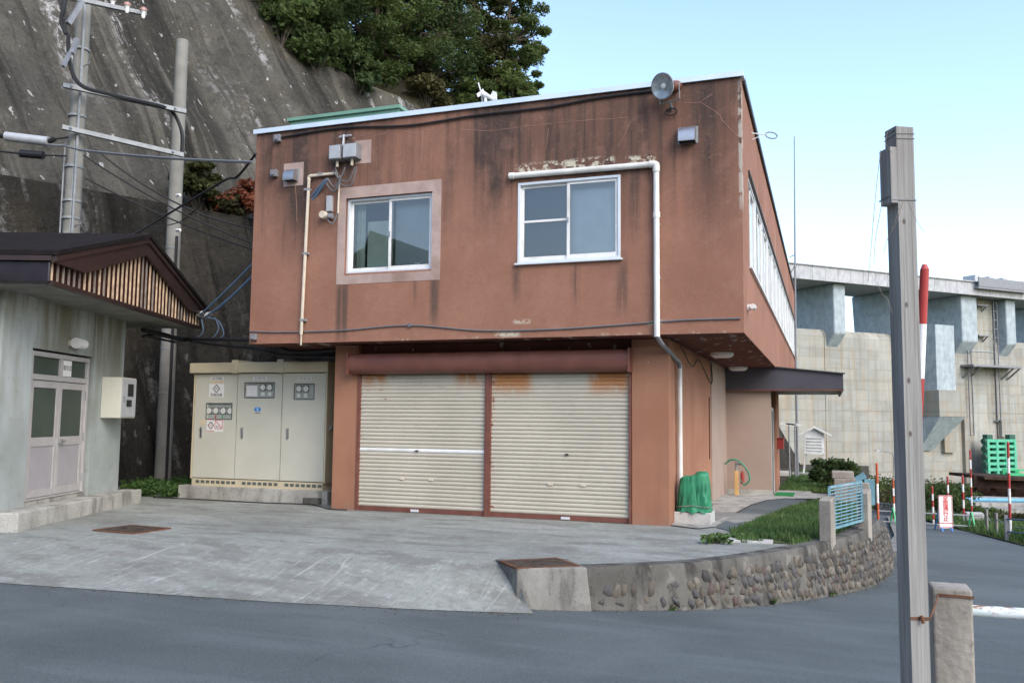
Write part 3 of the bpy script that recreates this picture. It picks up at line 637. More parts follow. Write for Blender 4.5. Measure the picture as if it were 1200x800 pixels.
# ground floor: piers, header, side walls
mb = MB(); mb.box(-9.02, -8.50, YG, YG+.55, -.3, ZB-.01); mb.build('pier', 'pier', ob, bevel=.012)
mb = MB(); mb.box(-3.15, -2.5, YG, YG+.55, -.3, ZB-.01); mb.build('pier', 'pier', ob, bevel=.012)
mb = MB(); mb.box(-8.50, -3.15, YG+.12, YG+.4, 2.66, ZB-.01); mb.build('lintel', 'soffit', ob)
mb = MB(); mb.box(-9.02, -8.8, YG+.55, 26, -.3, ZB-.01); mb.build('ground_wall', 'pier', ob)
# right wall of painted blocks
bw = MB(); bw.box(-2.62, -2.519, YG+.55, 20.6, -.3, ZB-.01); gw = bw.build('ground_wall', 'pier', ob)
bm_me = MB(); bm_me.box(-.0, .045, .002, .388, .002, .188)
me0 = None
for r in range(16):
    zz = .03+r*.19
    for k in range(14):
        yy = YG+.57+k*.39+(.195 if r % 2 else 0)
        if yy+.386 > 20.55 or zz+.19 > ZB: continue
        if me0 is None:
            o = bm_me.build('block', 'pier', gw); me0 = o.data; o.location = V((-2.56, yy, zz)); 
            for v in me0.vertices: v.co += WL[gw]
            o.location = V((-2.56, yy, zz))-WL[gw]
        else:
            o = bpy.data.objects.new('block', me0); COL.objects.link(o); o.parent = gw; o.location = V((-2.56, yy, zz))-WL[gw]
mb = MB(); mb.box(-2.7, -2.49, 20.6, 23.9, -.4, ZB-.01); mb.build('ground_wall', 'entrance_plaster', ob)
mb = MB(); mb.box(-2.62, -2.5, 20.25, 20.33, .9, 2.3); mb.build('expansion_joint', 'rust_dark', ob)
mb = MB(); mb.box(-2.49, -1.36, 23.7, 23.95, -.4, ZB-.05); mb.box(-1.62, -1.36, 23.95, 24.05, -.4, ZB-.05); mb.build('entrance_wall', 'entrance_plaster', ob); mb = MB(); mb.box(-1.62, -1.3, 25.2, 26.6, -.4, ZB-.05); mb.build('entrance_pier', 'pier', ob)
mb = MB(); mb.box(-2.49, -1.33, 23.6, 23.72, -.4, gz(23)+.11); mb.build('plinth', 'concrete', ob)
dr = MB(); dr.box(-1.46, -1.385, 24.06, 25.19, -.2, 2.05); dr = dr.build('entrance_door', 'panel_dark', ob)
mb = MB(); mb.box(-1.44, -1.37, 24.06, 24.12, -.2, 2.05); mb.box(-1.44, -1.37, 25.12, 25.18, -.2, 2.05); mb.box(-1.44, -1.37, 24.06, 25.18, 2.052, 2.13); mb.build('door_frame', 'white_alu', dr)
mb = MB(); mb.box(-1.38, -1.33, 24.2, 24.24, .8, 1.1); mb.build('handle', 'steel', dr)
# shutters
def slat_profile(mb, x0, x1, y):
    pr = [(0, 0), (-.010, .008), (-.015, .024), (-.0155, .044), (-.010, .060), (.003, .067), (.003, .0735)]
    rows = [[V((x, y+a, z)) for a, z in pr] for x in (x0, x1)]
    mb.grid(rows); return mb
for k, (x0, x1) in enumerate(((-8.455, -5.845), (-5.755, -3.185))):
    mb = MB(); mb.box(x0+.012, x1-.012, YG+.03, YG+.09, .004, .085); sh = mb.build('shutter', 'brown_trim', ob)
    for ga, gb in ((x0-.045, x0+.012), (x1-.012, x1+(0 if k == 0 else .03))): mb = MB(); mb.box(ga, gb, YG-.01, YG+.11, 0, 2.58); mb.build('guide_rail', 'brown_trim', sh)
    sh['label'] = 'left roller shutter with one pale slat and rust flecks' if k == 0 else 'right roller shutter with rusty upper corners'
    ms = MB(); slat_profile(ms, x0+.012, x1-.012, YG+.055); me1 = None
    for i in range(34):
        z = .085+i*.0735
        if i == 14 and k == 0:
            m2 = MB(); slat_profile(m2, x0+.012, x1-.012, YG+.05); m2 = MB().add([p+V((0, 0, z)) for p in m2.v], m2.f); m2.build('slat', 'white_frame', sh, smooth=True); continue
        if me1 is None:
            o = ms.build('slat', 'shutter', sh, smooth=True); me1 = o.data
        else:
            o = bpy.data.objects.new('slat', me1); COL.objects.link(o); o.parent = sh
        o.location = (0, 0, z)
    xm = (x0+x1)/2+(-.08 if k == 0 else .16)
    mb = MB(); mb.box(xm-.1, xm+.06, YG+.015, YG+.03, .02, .065); mb.build('lock', 'white_alu', sh)
    for dx in (-.3, .3):
        mb = MB(); mb.box(xm+dx-.045, xm+dx+.045, YG+.02, YG+.04, .60, .635); mb.build('handle', 'conduit', sh, bevel=.004)
    mb = MB(); mb.box(xm-.03, xm+.03, YG+.015, YG+.035, 1.13, 1.16); mb.build('keyhole', 'dark_metal', sh)
mb = MB(); mb.box(-5.845, -5.755, YG-.02, YG+.12, 0, 2.58); mb.build('shutter_post', 'brown_trim', ob)
# curved shutter box in five sheets
sb = MB(); sb.box(-8.59, -3.16, YG-.05, YG+.015, 2.6, 2.97); sb = sb.build('shutter_box', 'shutter_box', ob)
for xx in (-8.62, -3.16): mb = MB(); mb.box(xx, xx+.03, YG-.27, YG+.05, 2.575, 2.985); mb.build('end_plate', 'shutter_box', sb)
xs = [-8.595, -7.45, -6.3, -5.1, -3.95, -3.155]
for a, b in zip(xs, xs[1:]):
    mb = MB(); pr = [(YG+.02, 2.98), (YG-.14, 2.97)]+[(YG-.14-.115*math.sin(t), 2.785+.185*math.cos(t)) for t in frange(.15, math.pi-.15, 12)]+[(YG-.12, 2.585), (YG+.02, 2.585)]
    mb.grid([[V((x, y, z)) for y, z in pr] for x in (a+.003, b-.003)]); mb.build('sheet', 'shutter_box', sb, smooth=True)
    if b < -3.2:
        mb = MB(); pr2 = [(y-.006 if y < YG else y, z) for y, z in pr]; mb.grid([[V((x, y, z)) for y, z in pr2] for x in (b-.012, b+.012)]); mb.build('seam_strip', 'shutter_box', sb, smooth=True)

# ---- windows
def sliding_window(w, yf, label, screen_left=False):
    x0, x1, z0, z1 = w; f = MB(); fw = .045
    for (a, b, c, d) in ((x0, x1, z1-fw, z1), (x0, x1, z0, z0+fw), (x0, x0+fw, z0+fw, z1-fw), (x1-fw, x1, z0+fw, z1-fw)): f.box(a, b, yf, yf+.11, c, d)
    win = f.build('window', 'white_alu', ob, bevel=.004); win['label'] = label
    sil = MB(); sil.box(x0-.04, x1+.04, yf-.05, yf+.12, z0-.035, z0-.002); sil.build('sill', 'white_alu', win, bevel=.004)
    xm = (x0+x1)/2
    for k, (a, b, y) in enumerate(((x0+fw, xm+.03, yf+.07), (xm-.03, x1-fw, yf+.03))):
        s = MB(); sw = .05
        for (p, q, r, t) in ((a, b, z1-fw-sw, z1-fw), (a, b, z0+fw, z0+fw+sw+.02), (a, a+sw, z0+fw+sw+.02, z1-fw-sw), (b-sw, b, z0+fw+sw+.02, z1-fw-sw)): s.box(p, q, y, y+.03, r, t)
        sa = s.build('sash', 'white_frame', win, bevel=.003)
        g = MB(); g.add([(a+sw, y+.016, z0+fw+sw), (b-sw, y+.016, z0+fw+sw), (b-sw, y+.016, z1-fw-sw), (a+sw, y+.016, z1-fw-sw)], [(0, 1, 2, 3)]); g.build('pane', 'glass', sa)
        if k == 1: h = MB(); h.box(a+.012, a+.035, y-.012, y, (z0+z1)/2-.05, (z0+z1)/2+.05); h.build('latch', 'steel', sa)
        if k == 0 and screen_left:
            zc = z0+.56*(z1-z0)-.06; h = MB(); h.box(a+sw, b-sw, y-.004, y+.02, zc-.02, zc+.02); h.build('glazing_bar', 'white_frame', sa)
    return win
mb = MB(); wall_holes(mb, 'y', YF-.006, .012, -8.68, -6.53, 4.25, 6.11, [(W1[0]-.001, W1[1]+.001, W1[2]-.036, W1[3]+.001)]); mb.build('plaster_surround', 'plaster', ob, recalc=False)
w1 = sliding_window(W1, YF+.06, 'aluminium sliding window in a pale plaster surround')
w2 = sliding_window(W2, YF-.012, 'aluminium sliding window with white pipe above it', True)
# curtains and things behind the glass
def curtain(x0, x1, y, z0, z1, mat, amp=.03, n=40):
    mb = MB(); mb.grid([[V((x0+(x1-x0)*i/n, y+amp*math.sin(i*1.3)+amp*.4*math.sin(i*.7), z)) for i in range(n+1)] for z in (z0, z1)]); return mb.build('curtain', mat, ob, smooth=True)
curtain(-8.5, -8.25, YF+.32, 4.3, 6.1, 'curtain_green', .02, 14); curtain(-7.6, -6.6, YF+.3, 4.3, 6.1, 'curtain_grey', .0, 4)
mb = MB(); mb.box(-8.22, -7.72, YF+.34, YF+.9, 4.1, 5.5); mb.build('locker', 'curtain_green', ob)
mb = MB(); mb.box(-8.2, -7.68, YF+.24, YF+.5, 4.42, 4.6); mb.build('tray', 'tray_blue', ob)
mb = MB(); mb.box(-7.15, -7.02, YF+.2, YF+.27, 4.5, 4.63); mb.build('box', 'paper', ob)
curtain(-4.14, -3.2, YF+.2, 4.3, 6.1, 'curtain_white', .008, 9); mb = MB(); mb.box(-5.0, -4.15, YF+.16, YF+.17, 4.48, 5.9); mb.build('insect_screen', 'screen', ob)
# side ribbon windows
nw = 13; ya, yb = RIB[0], RIB[1]; step = (yb-ya)/nw
for i in range(nw):
    y0 = ya+i*step; y1 = y0+step; z0, z1 = RIB[2], RIB[3]; f = MB(); x = XR-.09
    for (a, b, c, d) in ((y0, y1, z1-.06, z1), (y0, y1, z0, z0+.05), (y0, y0+.07, z0+.05, z1-.06), (y1-.07, y1, z0+.05, z1-.06)): f.box(x, x+.07, a+.001, b-.001, c, d)
    win = f.build('window', 'white_alu', ob)
    ym = (y0+y1)/2
    for (a, b, dx) in ((y0+.07, ym+.03, 0), (ym-.03, y1-.07, .025)):
        s = MB()
        for (p, q, r, t) in ((a, b, z1-.11, z1-.06), (a, b, z0+.05, z0+.11), (a, a+.05, z0+.11, z1-.11), (b-.05, b, z0+.11, z1-.11)): s.box(x+dx, x+dx+.022, p, q, r, t)
        sa = s.build('sash', 'white_frame', win)
        g = MB(); g.add([(x+dx+.01, a+.05, z0+.1), (x+dx+.01, b-.05, z0+.1), (x+dx+.01, b-.05, z1-.1), (x+dx+.01, a+.05, z1-.1)], [(0, 1, 2, 3)]); g.build('pane', 'glass', sa)
    if i % 3 == 2:
        mb = MB(); mb.grid([[V((XR-.35+.03*math.sin(k*1.5), y0+.1+(ym-y0)*k/14*1.1, z)) for k in range(15)] for z in (z0, z1)]); mb.build('curtain', 'curtain_white', win, smooth=True)
mb = MB(); mb.box(XR-.02, XR+.05, RIB[0]-.03, RIB[1]+.03, RIB[2]-.035, RIB[2]-.003); mb.build('sill', 'white_alu', ob)
mb = MB(); mb.box(XR-.02, XR+.03, RIB[0]-.03, RIB[1]+.03, RIB[3]+.003, RIB[3]+.03); mb.build('head_flashing', 'coping_dark', ob)

# ---- pipes, boxes and vents on the front
y = YF-.06
mb = MB(); mb.tube([(-5.16, y, 6.03), (-2.64, y, 6.015)], .052, 12); mb.tube([(-2.585, y, 5.95), (-2.585, y, 3.12)], .05, 12)
dpipe = mb.build('drain_pipe', 'pipe_white', ob, smooth=True)
mb = MB(); mb.tube(smooth_path([(-2.7, y, 6.017), (-2.61, y, 6.01), (-2.587, y, 5.98), (-2.585, y, 5.88)], 4), .062, 12); mb.tube([(-5.19, y, 6.03), (-5.1, y, 6.03)], .062, 12); mb.tube([(-2.585, y, 5.1), (-2.585, y, 5.2)], .06, 12); mb.build('pipe_fitting', 'pipe_white', dpipe, smooth=True)
mb = MB(); mb.tube([(-2.585, y, 3.14), (-2.55, YF+.05, 3.04), (-2.44, 15.55, 2.78), (-2.44, 15.6, 2.68)], .04, 10); mb.build('pipe_elbow', 'grey_box', dpipe, smooth=True)
mb = MB(); mb.tube([(-2.44, 15.6, 2.74), (-2.44, 15.6, .2)], .042, 10); mb.build('down_pipe', 'pipe_white', dpipe, smooth=True)
for z in (4.1, 5.0, 3.4):
    mb = MB(); mb.box(-2.645, -2.525, YF-.02, YF, z-.015, z+.015); mb.build('bracket', 'galv', dpipe)
def vent_hood(x, z, s):
    mb = MB(); n = 12; rows = []
    pr = [(0, .5), (.35, .5), (.72, .34), (.95, .05), (1.0, -.3), (.98, -.5)]
    for xx in (-.5, .5): rows.append([V((x+xx*s, YF-.004-d*s*.72, z+h*s)) for d, h in pr])
    mb.grid(rows)
    for xx, r in ((-.5, rows[0]), (.5, rows[1])): mb.add(r+[V((x+xx*s, YF-.004, z-.5*s))], [tuple(range(len(r)+1))])
    o = mb.build('vent_hood', 'steel', ob, smooth=True)
    mb = MB(); mb.box(x-.44*s, x+.44*s, YF-.64*s, YF-.02, z-.49*s, z-.44*s); mb.build('grille', 'black', o)
    mb = MB(); mb.box(x-.62*s, x+.62*s, YF-.008, YF, z-.5*s, z+.55*s); mb.build('flange', 'galv', o)
vent_hood(-9.715, 6.44, .24); vent_hood(-2.065, 6.46, .27)
mb = MB(); mb.box(-9.93, -9.48, YF-.006, YF+.002, 6.24, 6.7); mb.build('plaster_patch', 'plaster', ob)
mb = MB(); mb.box(-8.35, -8.0, YF-.005, YF+.002, 6.55, 7.0); mb.build('plaster_patch', 'plaster', ob)
for a, b in ((-8.8, -8.54), (-8.5, -8.2)):
    mb = MB(); mb.box(a, b, YF-.2, YF-.002, 6.62, 6.9); o = mb.build('junction_box', 'grey_box', ob, bevel=.006)
    mb = MB(); mb.box(a+.015, b-.015, YF-.215, YF-.2, 6.635, 6.885); mb.build('cover', 'grey_box_light', o, bevel=.004)
    xm = (a+b)/2; mb = MB(); mb.tube([(xm, YF-.1, 6.62), (xm, YF-.1, 6.5)], .028, 8); mb.build('gland', 'conduit', o)
for (px, py, s) in ((327, 163, .07), (323, 204, .07), (299, 395, .06), (389, 254, .05)):
    p = at(px, py, 'y', YF); mb = MB(); mb.box(p.x-s, p.x+s, YF-.09, YF, p.z-s, p.z+s); mb.tube([(p.x, YF-.13, p.z-.02), (p.x, YF-.08, p.z-.02)], s*.5, 8); mb.build('bracket_box', 'grey_box', ob, bevel=.008)
p = at(388, 239, 'y', YF); mb = MB(); mb.box(p.x-.055, p.x+.055, YF-.09, YF, p.z-.16, p.z+.14); mb.build('switch_box', 'grey_box_light', ob, bevel=.006)
p = at(382, 253, 'y', YF); mb = MB(); mb.tube([(p.x, YF-.14, p.z), (p.x, YF, p.z)], [.07, .085], 12); mb.build('photo_sensor', 'conduit', ob, smooth=True)
a, b, c, d = at(395, 203, 'y', YF-.06), at(366, 206, 'y', YF-.06), at(362, 212, 'y', YF-.06), at(353, 392, 'y', YF-.06)
mb = MB(); mb.tube([a, b], .03, 8); mb.tube([c, d], .03, 8); mb.tube(smooth_path([b, b.lerp(c, .5)+V((-.03, 0, .03)), c], 4), .036, 8); mb.tube([d, d-V((0, 0, .2))], .015, 6); mb.build('conduit', 'conduit', ob, smooth=True)
for (px, py) in ((376, 204), (360, 222), (358, 297), (355, 375)):
    q = at(px, py, 'y', YF-.06); mb = MB(); mb.box(q.x-.06, q.x+.06, YF-.09, YF, q.z-.02, q.z+.02); mb.build('saddle_clip', 'galv', ob)
a, b = at(398, 206, 'y', YF-.05), at(396, 250, 'y', YF-.05); mb = MB(); mb.tube([a, b], .018, 6); mb.build('conduit', 'conduit', ob, smooth=True)
a = at(404, 160, 'y', YF-.05); mb = MB(); mb.tube([at(402, 172, 'y', YF-.05), at(403, 158, 'y', YF-.05)], .025, 6); mb.tube([a-V((.12, 0, 0)), a+V((.14, 0, .01))], .02, 6); mb.build('conduit', 'grey_box_light', ob, smooth=True)
loops = [[(393, 196), (399, 215), (412, 216), (418, 195)], [(390, 200), (398, 210), (408, 212), (416, 196)], [(384, 209), (392, 219), (401, 205), (404, 196)], [(381, 213), (390, 224), (397, 216), (398, 205)], [(395, 251), (390, 262), (384, 258)]]
for L in loops:
    mb = MB(); mb.tube(smooth_path([at(x, y, 'y', YF-.09-.02*i) for i, (x, y) in enumerate(L)]), .012, 6); mb.build('cable_loop', 'cable_grey', ob, smooth=True)
# ---- canopy over the entrance and soffit lamps
YC = 23.55
cn_ = MB(); pts = [(-2.48, 3.155), (-1.2, 3.155), (.42, 2.98), (.42, 2.6), (-2.48, 2.56)]
cn_.prism([(x, YC, z) for x, z in pts], (0, .05, 0)); cn_ = cn_.build('canopy', 'canopy_metal', ob)
mb = MB(); mb.prism([(-2.47, YC+.05, 3.14), (.41, YC+.05, 2.965), (.41, YC+.05, 2.9), (-2.47, YC+.05, 3.05)], (0, 5.6, 0)); mb.build('canopy_roof', 'canopy_metal', cn_)
mb = MB(); mb.box(.36, .42, YC+.05, YC+5.6, 2.56, 2.98); mb.build('side_fascia', 'canopy_metal', cn_)
mb = MB(); mb.box(-2.47, .36, YC+.05, YC+5.55, 2.62, 2.66); mb.build('canopy_soffit', 'canopy_metal', cn_)
mb = MB(); mb.box(-2.48, .425, YC-.012, YC, 2.555, 2.585); mb.build('trim', 'brown_trim', cn_)
mb = MB(); mb.bar((-1.2, YC-.02, 3.165), (.47, YC-.02, 2.985), .1, .03); mb.build('roof_edge', 'coping_dark', cn_)
for (px, py, s) in ((846, 416, .24), (865, 432, .24)):
    p = at(px, py, 'z', ZB-.05); mb = MB(); n = 18; mb.tube([(p.x, p.y, ZB-.005), (p.x, p.y, ZB-.06), (p.x, p.y, ZB-.10)], [s, s*.97, s*.7], n); o = mb.build('ceiling_lamp', 'paper', ob, smooth=True)
mb = MB(); mb.tube(smooth_path([(-2.45, 15.8, 3.1), (-2.42, 17, 2.8), (-2.45, 18.2, 3.0), (-2.3, 19, 2.55), (-2.42, 20, 3.05)]), .012, 6); mb.build('loose_cable', 'cable', ob, smooth=True)
# small camera on the side wall corner
mb = MB(); mb.box(XR, XR+.05, 14.9, 15.0, 3.6, 3.7); mb.tube([(XR+.1, 14.8, 3.65), (XR+.1, 15.05, 3.66)], .045, 8); mb.build('security_camera', 'white_frame', ob)
# roof box
q0, q1 = at(340, 152, 'y', 18), at(466, 128, 'y', 18)
mb = MB(); mb.box(q0.x, q1.x+.02, 18, 21, ZT-.2, 9.1); mb.build('roof_housing', 'roof_green', ob); mb = MB(); mb.box(q0.x-.06, q1.x+.08, 17.94, 21.06, 9.06, 9.14); mb.build('roof_housing_cap', 'roof_green', ob)

# ================================================================== things on and around the building
fl = thing('floodlight', (-2.39, YF-.05, ZT), 'round metal floodlight bracketed to the roof edge of the terracotta building', 'floodlight')
c = at(780, 101, 'y', YF-.3); ax = V((-.42, -.85, -.28)).normalized()
prof = [(0.0, .05), (.06, .08), (.13, .125), (.2, .17), (.26, .2), (.28, .208)]
mb = MB(); mb.tube([c+ax*(a-.18) for a, r in prof], [r for a, r in prof], 24, cap=False); mb.build('reflector', 'grey_box_light', fl, smooth=True)
mb = MB(); mb.tube([c+ax*.095, c+ax*.09, c+ax*.05, c+ax*.03], [.205, .2, .1, .03], 24, cap=False); mb.build('lens', 'lens', fl, smooth=True)
mb = MB(); mb.tube([c+ax*.075, c+ax*.105], [.215, .215], 24, cap=False); mb.tube([c+ax*.105, c+ax*.1051], [.215, .198], 24, cap=False); mb.build('rim', 'galv', fl, smooth=True)
mb = MB(); mb.tube([c+ax*.02, c+ax*.05, c+ax*.075, c+ax*.085], [.03, .05, .045, .015], 12); mb.build('bulb', 'paper', fl, smooth=True)
mb = MB(); mb.tube([c-ax*.42, c-ax*.40, c-ax*.16], [.07, .09, .085], 14); mb.build('lamp_housing', 'brown_trim', fl, smooth=True)
mb = MB(); side = ax.cross(V((0, 0, 1))).normalized(); e = c-ax*.1
for sgn in (-1, 1): mb.bar(e+side*.2*sgn, e+side*.2*sgn+V((0, .05, -.25)), .03, .012)
mb.bar(e-side*.2+V((0, .05, -.25)), e+side*.2+V((0, .05, -.25)), .03, .012); mb.tube([e+V((0, .05, -.25)), (c.x+.05, YF, c.z-.3)], .025, 8); mb.build('bracket', 'galv', fl)
mb = MB(); q = V((c.x+.05, YF-.06, c.z-.36)); mb.tube([q+V((.1*math.cos(t), 0, .06*math.sin(t))) for t in frange(0, 6.28, 16)], .012, 6); mb.build('cable_coil', 'cable', fl)

an = thing('anemometer', (-6.13, 15.5, 7.2), 'small white propeller wind vane standing on the roof of the building', 'wind vane')
b0 = at(569, 119, 'y', 15.5); b1 = at(569, 113, 'y', 15.5); mb = MB(); mb.tube([(b0.x, 15.5, 7.2), b0, b1], .035, 8); mb.build('mast', 'white_paint', an)
n0, n1 = at(564, 109, 'y', 15.5), at(579, 117, 'y', 15.5); mb = MB(); mb.tube([n0, n0.lerp(n1, .3), n1], [.06, .055, .03], 10); mb.build('body', 'white_paint', an, smooth=True)
mb = MB(); t = [at(x, y, 'y', 15.485) for x, y in ((574, 113), (577.5, 106.5), (581.5, 108), (582, 117), (577, 117.5))]; mb.prism(t, (0, .03, 0)); mb.build('tail_fin', 'white_paint', an)
mb = MB()
for k in range(4):
    a = k*math.pi/2+.6; u1 = V((0, math.cos(a), math.sin(a))); mb.bar(n0, n0+u1*.2+V((-.02, 0, 0)), .07, .012, (1, 0, .3))
mb.build('propeller', 'white_paint', an)

ms = thing('lightning_mast', (-1.0, 34, -.3), 'thin grey mast rising beside the far end of the terracotta building', 'mast')
mb = MB(); p0, p1 = at(932.5, 440, 'y', 34), at(930.8, 160, 'y', 34); base = V((p0.x, 34, gz(34))); mb.tube([base, p0.lerp(p1, .15), p0.lerp(p1, .6), p1], [.045, .04, .03, .018], 8); mb.build('pole', 'grey_box', ms, smooth=True)
mb = MB(); q = p0.lerp(p1, .5); mb.bar(q, (XR, 34.6, q.z+.02), .025, .025); mb.bar(q-V((0, 0, .4)), (XR, 34.6, q.z-.65), .02, .02); mb.build('wall_brace', 'galv', ms)

hb = thing('bracket_arm', (XR, 16.6, 7.25), 'small white ring bracket sticking out from the top of the side wall', 'bracket')
p0 = V((XR, 16.4, 7.1)); ring = p0+V((.34, .3, .02)); mb = MB(); mb.bar(p0, ring-V((.1, .08, 0)), .02, .02); mb.bar(p0-V((0, 0, .12)), ring-V((.12, .1, .01)), .012, .012); mb.build('arm', 'grey_box_light', hb)
mb = MB(); mb.tube([ring+V((.1*math.cos(t), .08*math.cos(t), .06*math.sin(t))) for t in frange(0, 6.283, 16)], .014, 6); mb.build('ring', 'galv', hb)

# green tarp-covered machine
tp = thing('covered_machine', (-2.16, 15.5, 0), 'machine under a green tarpaulin on a pale concrete base beside the garage pier', 'covered machine')
mb = MB(); mb.box(-2.5, -1.88, 15.25, 15.85, -.02, .20); mb.build('base', 'concrete_light', tp, bevel=.01)
mb = MB(); rows = []
for k in range(31):
    f = k/30; z = .2+min(1, f*1.08)*.63; ww = .25-.04*f; r = []
    for j in range(90):
        t = 2*math.pi*j/90; ex = 4.5; cx, cy = math.cos(t), math.sin(t); s_ = (abs(cx)**ex+abs(cy)**ex)**(-1/ex)
        crease = 1-abs(mnoise.noise(V((cx*3.2, cy*3.2, f*1.6))))*2.2; c2 = 1-abs(mnoise.noise(V((cx*6+4, cy*6, f*3.0+7))))*2.2
        wr = 1.0+.10*crease*(1-.4*f)+.045*c2+.05*math.sin(t*11+2*mnoise.noise(V((cx, cy, f*2))))*(1-f)**2
        tz = z+(.05*mnoise.noise(V((cx*2, cy*2, 4)))+.05*cx)*f+(.02*math.sin(t*9) if k == 0 else 0); sh_ = 1 if f < .86 else max(.05, math.cos((f-.86)/.14*1.5)**.5)
        rr = ww*s_*wr*sh_; r.append(V((-2.18+cx*rr*1.05, 15.5+cy*rr, tz)))
    r.append(r[0]); rows.append(r)
mb.grid(rows); mb.f.append(tuple(len(mb.v)-91+j for j in range(90))); tpo = mb.build('tarpaulin', 'tarp', tp, smooth=True)
mb = MB(); mb.tube([V((-2.18+.285*1.05*(abs(math.cos(t))**4+abs(math.sin(t))**4)**-.25*math.cos(t), 15.5+.285*(abs(math.cos(t))**4+abs(math.sin(t))**4)**-.25*math.sin(t), .30+.015*math.sin(3*t))) for t in frange(0, 6.283, 40)], .006, 5); mb.build('tie_rope', 'slat_grey', tp)

tap = thing('standpipe', (-2.2, 23.2, gz(23)), 'yellow tap post with a green hose looped over it by the entrance wall', 'tap')
px, py = -2.18, 23.0; z0 = gz(23); mb = MB(); mb.box(px-.05, px+.05, py-.05, py+.05, z0, z0+.62); mb.build('post', 'yellow_wood', tap, bevel=.006)
mb = MB(); mb.tube([(px, py, z0+.62), (px, py, z0+.84)], .03, 8); mb.tube([(px, py, z0+.8), (px+.12, py-.05, z0+.78)], .02, 8); mb.build('tap', 'galv', tap)
mb = MB(); mb.tube(smooth_path([(px-.28, py-.05, z0+.78), (px-.12, py-.08, z0+.9), (px+.08, py-.08, z0+.86), (px+.26, py-.06, z0+.66), (px+.33, py-.05, z0+.42), (px+.2, py-.05, z0+.28), (px+.12, py-.05, z0+.4)]), .022, 8); mb.build('hose', 'hose', tap, smooth=True)
mb = MB(); mb.tube([(px+.15, py-.02, z0+.3), (px+.15, py-.02, z0+.55), (px+.15, py-.02, z0+.62)], [.05, .05, .02], 10); mb.build('valve', 'red_paint', tap, smooth=True)
mbx = thing('mailbox', (-1.25, 25.4, 1.2), 'red mailbox on the wall beside the entrance door', 'mailbox')
c = at(908, 519, 'y', 25.4); mb = MB(); mb.box(c.x-.02, c.x+.24, 25.3, 25.6, c.z-.16, c.z+.12); mb.build('box', 'red_paint', mbx, bevel=.01); mb = MB(); mb.box(c.x-.04, c.x+.26, 25.27, 25.63, c.z+.122, c.z+.15); mb.build('lid', 'red_paint', mbx, bevel=.005); mb = MB(); mb.box(c.x-.14, c.x-.02, 25.42, 25.48, c.z-.05, c.z); mb.build('bracket', 'dark_metal', mbx)
mb = MB(); mb.hexa([V((-1.28, 23.2, gz(23.2)+.02)), V((-.82, 23.2, gz(23.2)+.02)), V((-.82, 24.4, gz(24.4)+.02)), V((-1.28, 24.4, gz(24.4)+.02))], [V((-1.28, 23.2, gz(23.2)+.04)), V((-.82, 23.2, gz(23.2)+.04)), V((-.82, 24.4, gz(24.4)+.04)), V((-1.28, 24.4, gz(24.4)+.04))])
tag(mb.build('door_mat', 'mat_green', origin=(-1.05, 23.8, gz(24)+.02)), 'green door mat on the path under the entrance canopy', 'mat')

# ================================================================== HUT
HA = math.radians(20.5); HU = V((-math.sin(HA), math.cos(HA), 0)); HV = V((math.cos(HA), math.sin(HA), 0)); HO = V((-11.68, 10.54, 0))
def H(u, v, z): return HO+HU*u+HV*v+V((0, 0, z))
class HB(MB):   # boxes in hut axes (u away, v right)
    def ub(s, u0, u1, v0, v1, z0, z1):
        return s.hexa([H(u0, v0, z0), H(u0, v1, z0), H(u1, v1, z0), H(u1, v0, z0)], [H(u0, v0, z1), H(u0, v1, z1), H(u1, v1, z1), H(u1, v0, z1)])
hut = thing('service_hut', H(1.6, -2, 0), 'small concrete service hut with brown gabled roof and grey double door', 'hut')
WV = -.40; D0, D1 = .40, 2.42
mb = HB(); mb.ub(-.55, D0-.06, WV-.25, WV, -.2, 3.66); mb.build('wall', 'hutwall', hut)
mb = HB(); mb.ub(D1+.1, 3.8, WV-.25, WV, -.2, 3.66); mb.build('wall', 'hutwall', hut)
mb = HB(); mb.ub(D0-.06, D1+.1, WV-.25, WV-.035, 2.84, 3.66); mb.build('wall', 'hutwall', hut)
mb = HB(); mb.ub(D0-.06, D1+.1, WV-.25, WV-.04, -.2, .33); mb.build('threshold', 'concrete', hut)
mb = HB(); mb.ub(-.55, -.3, -4.1, WV-.25, -.2, 3.66); mb.ub(3.55, 3.8, -4.1, WV-.25, -.2, 3.66); mb.ub(-.3, 3.55, -4.1, -3.9, -.2, 3.66); mb.build('wall', 'hutwall', hut)
mb = HB(); mb.ub(-.55, 4.0, WV, .0, -.05, .27)
o = mb.build('step', 'concrete', hut, bevel=.02)
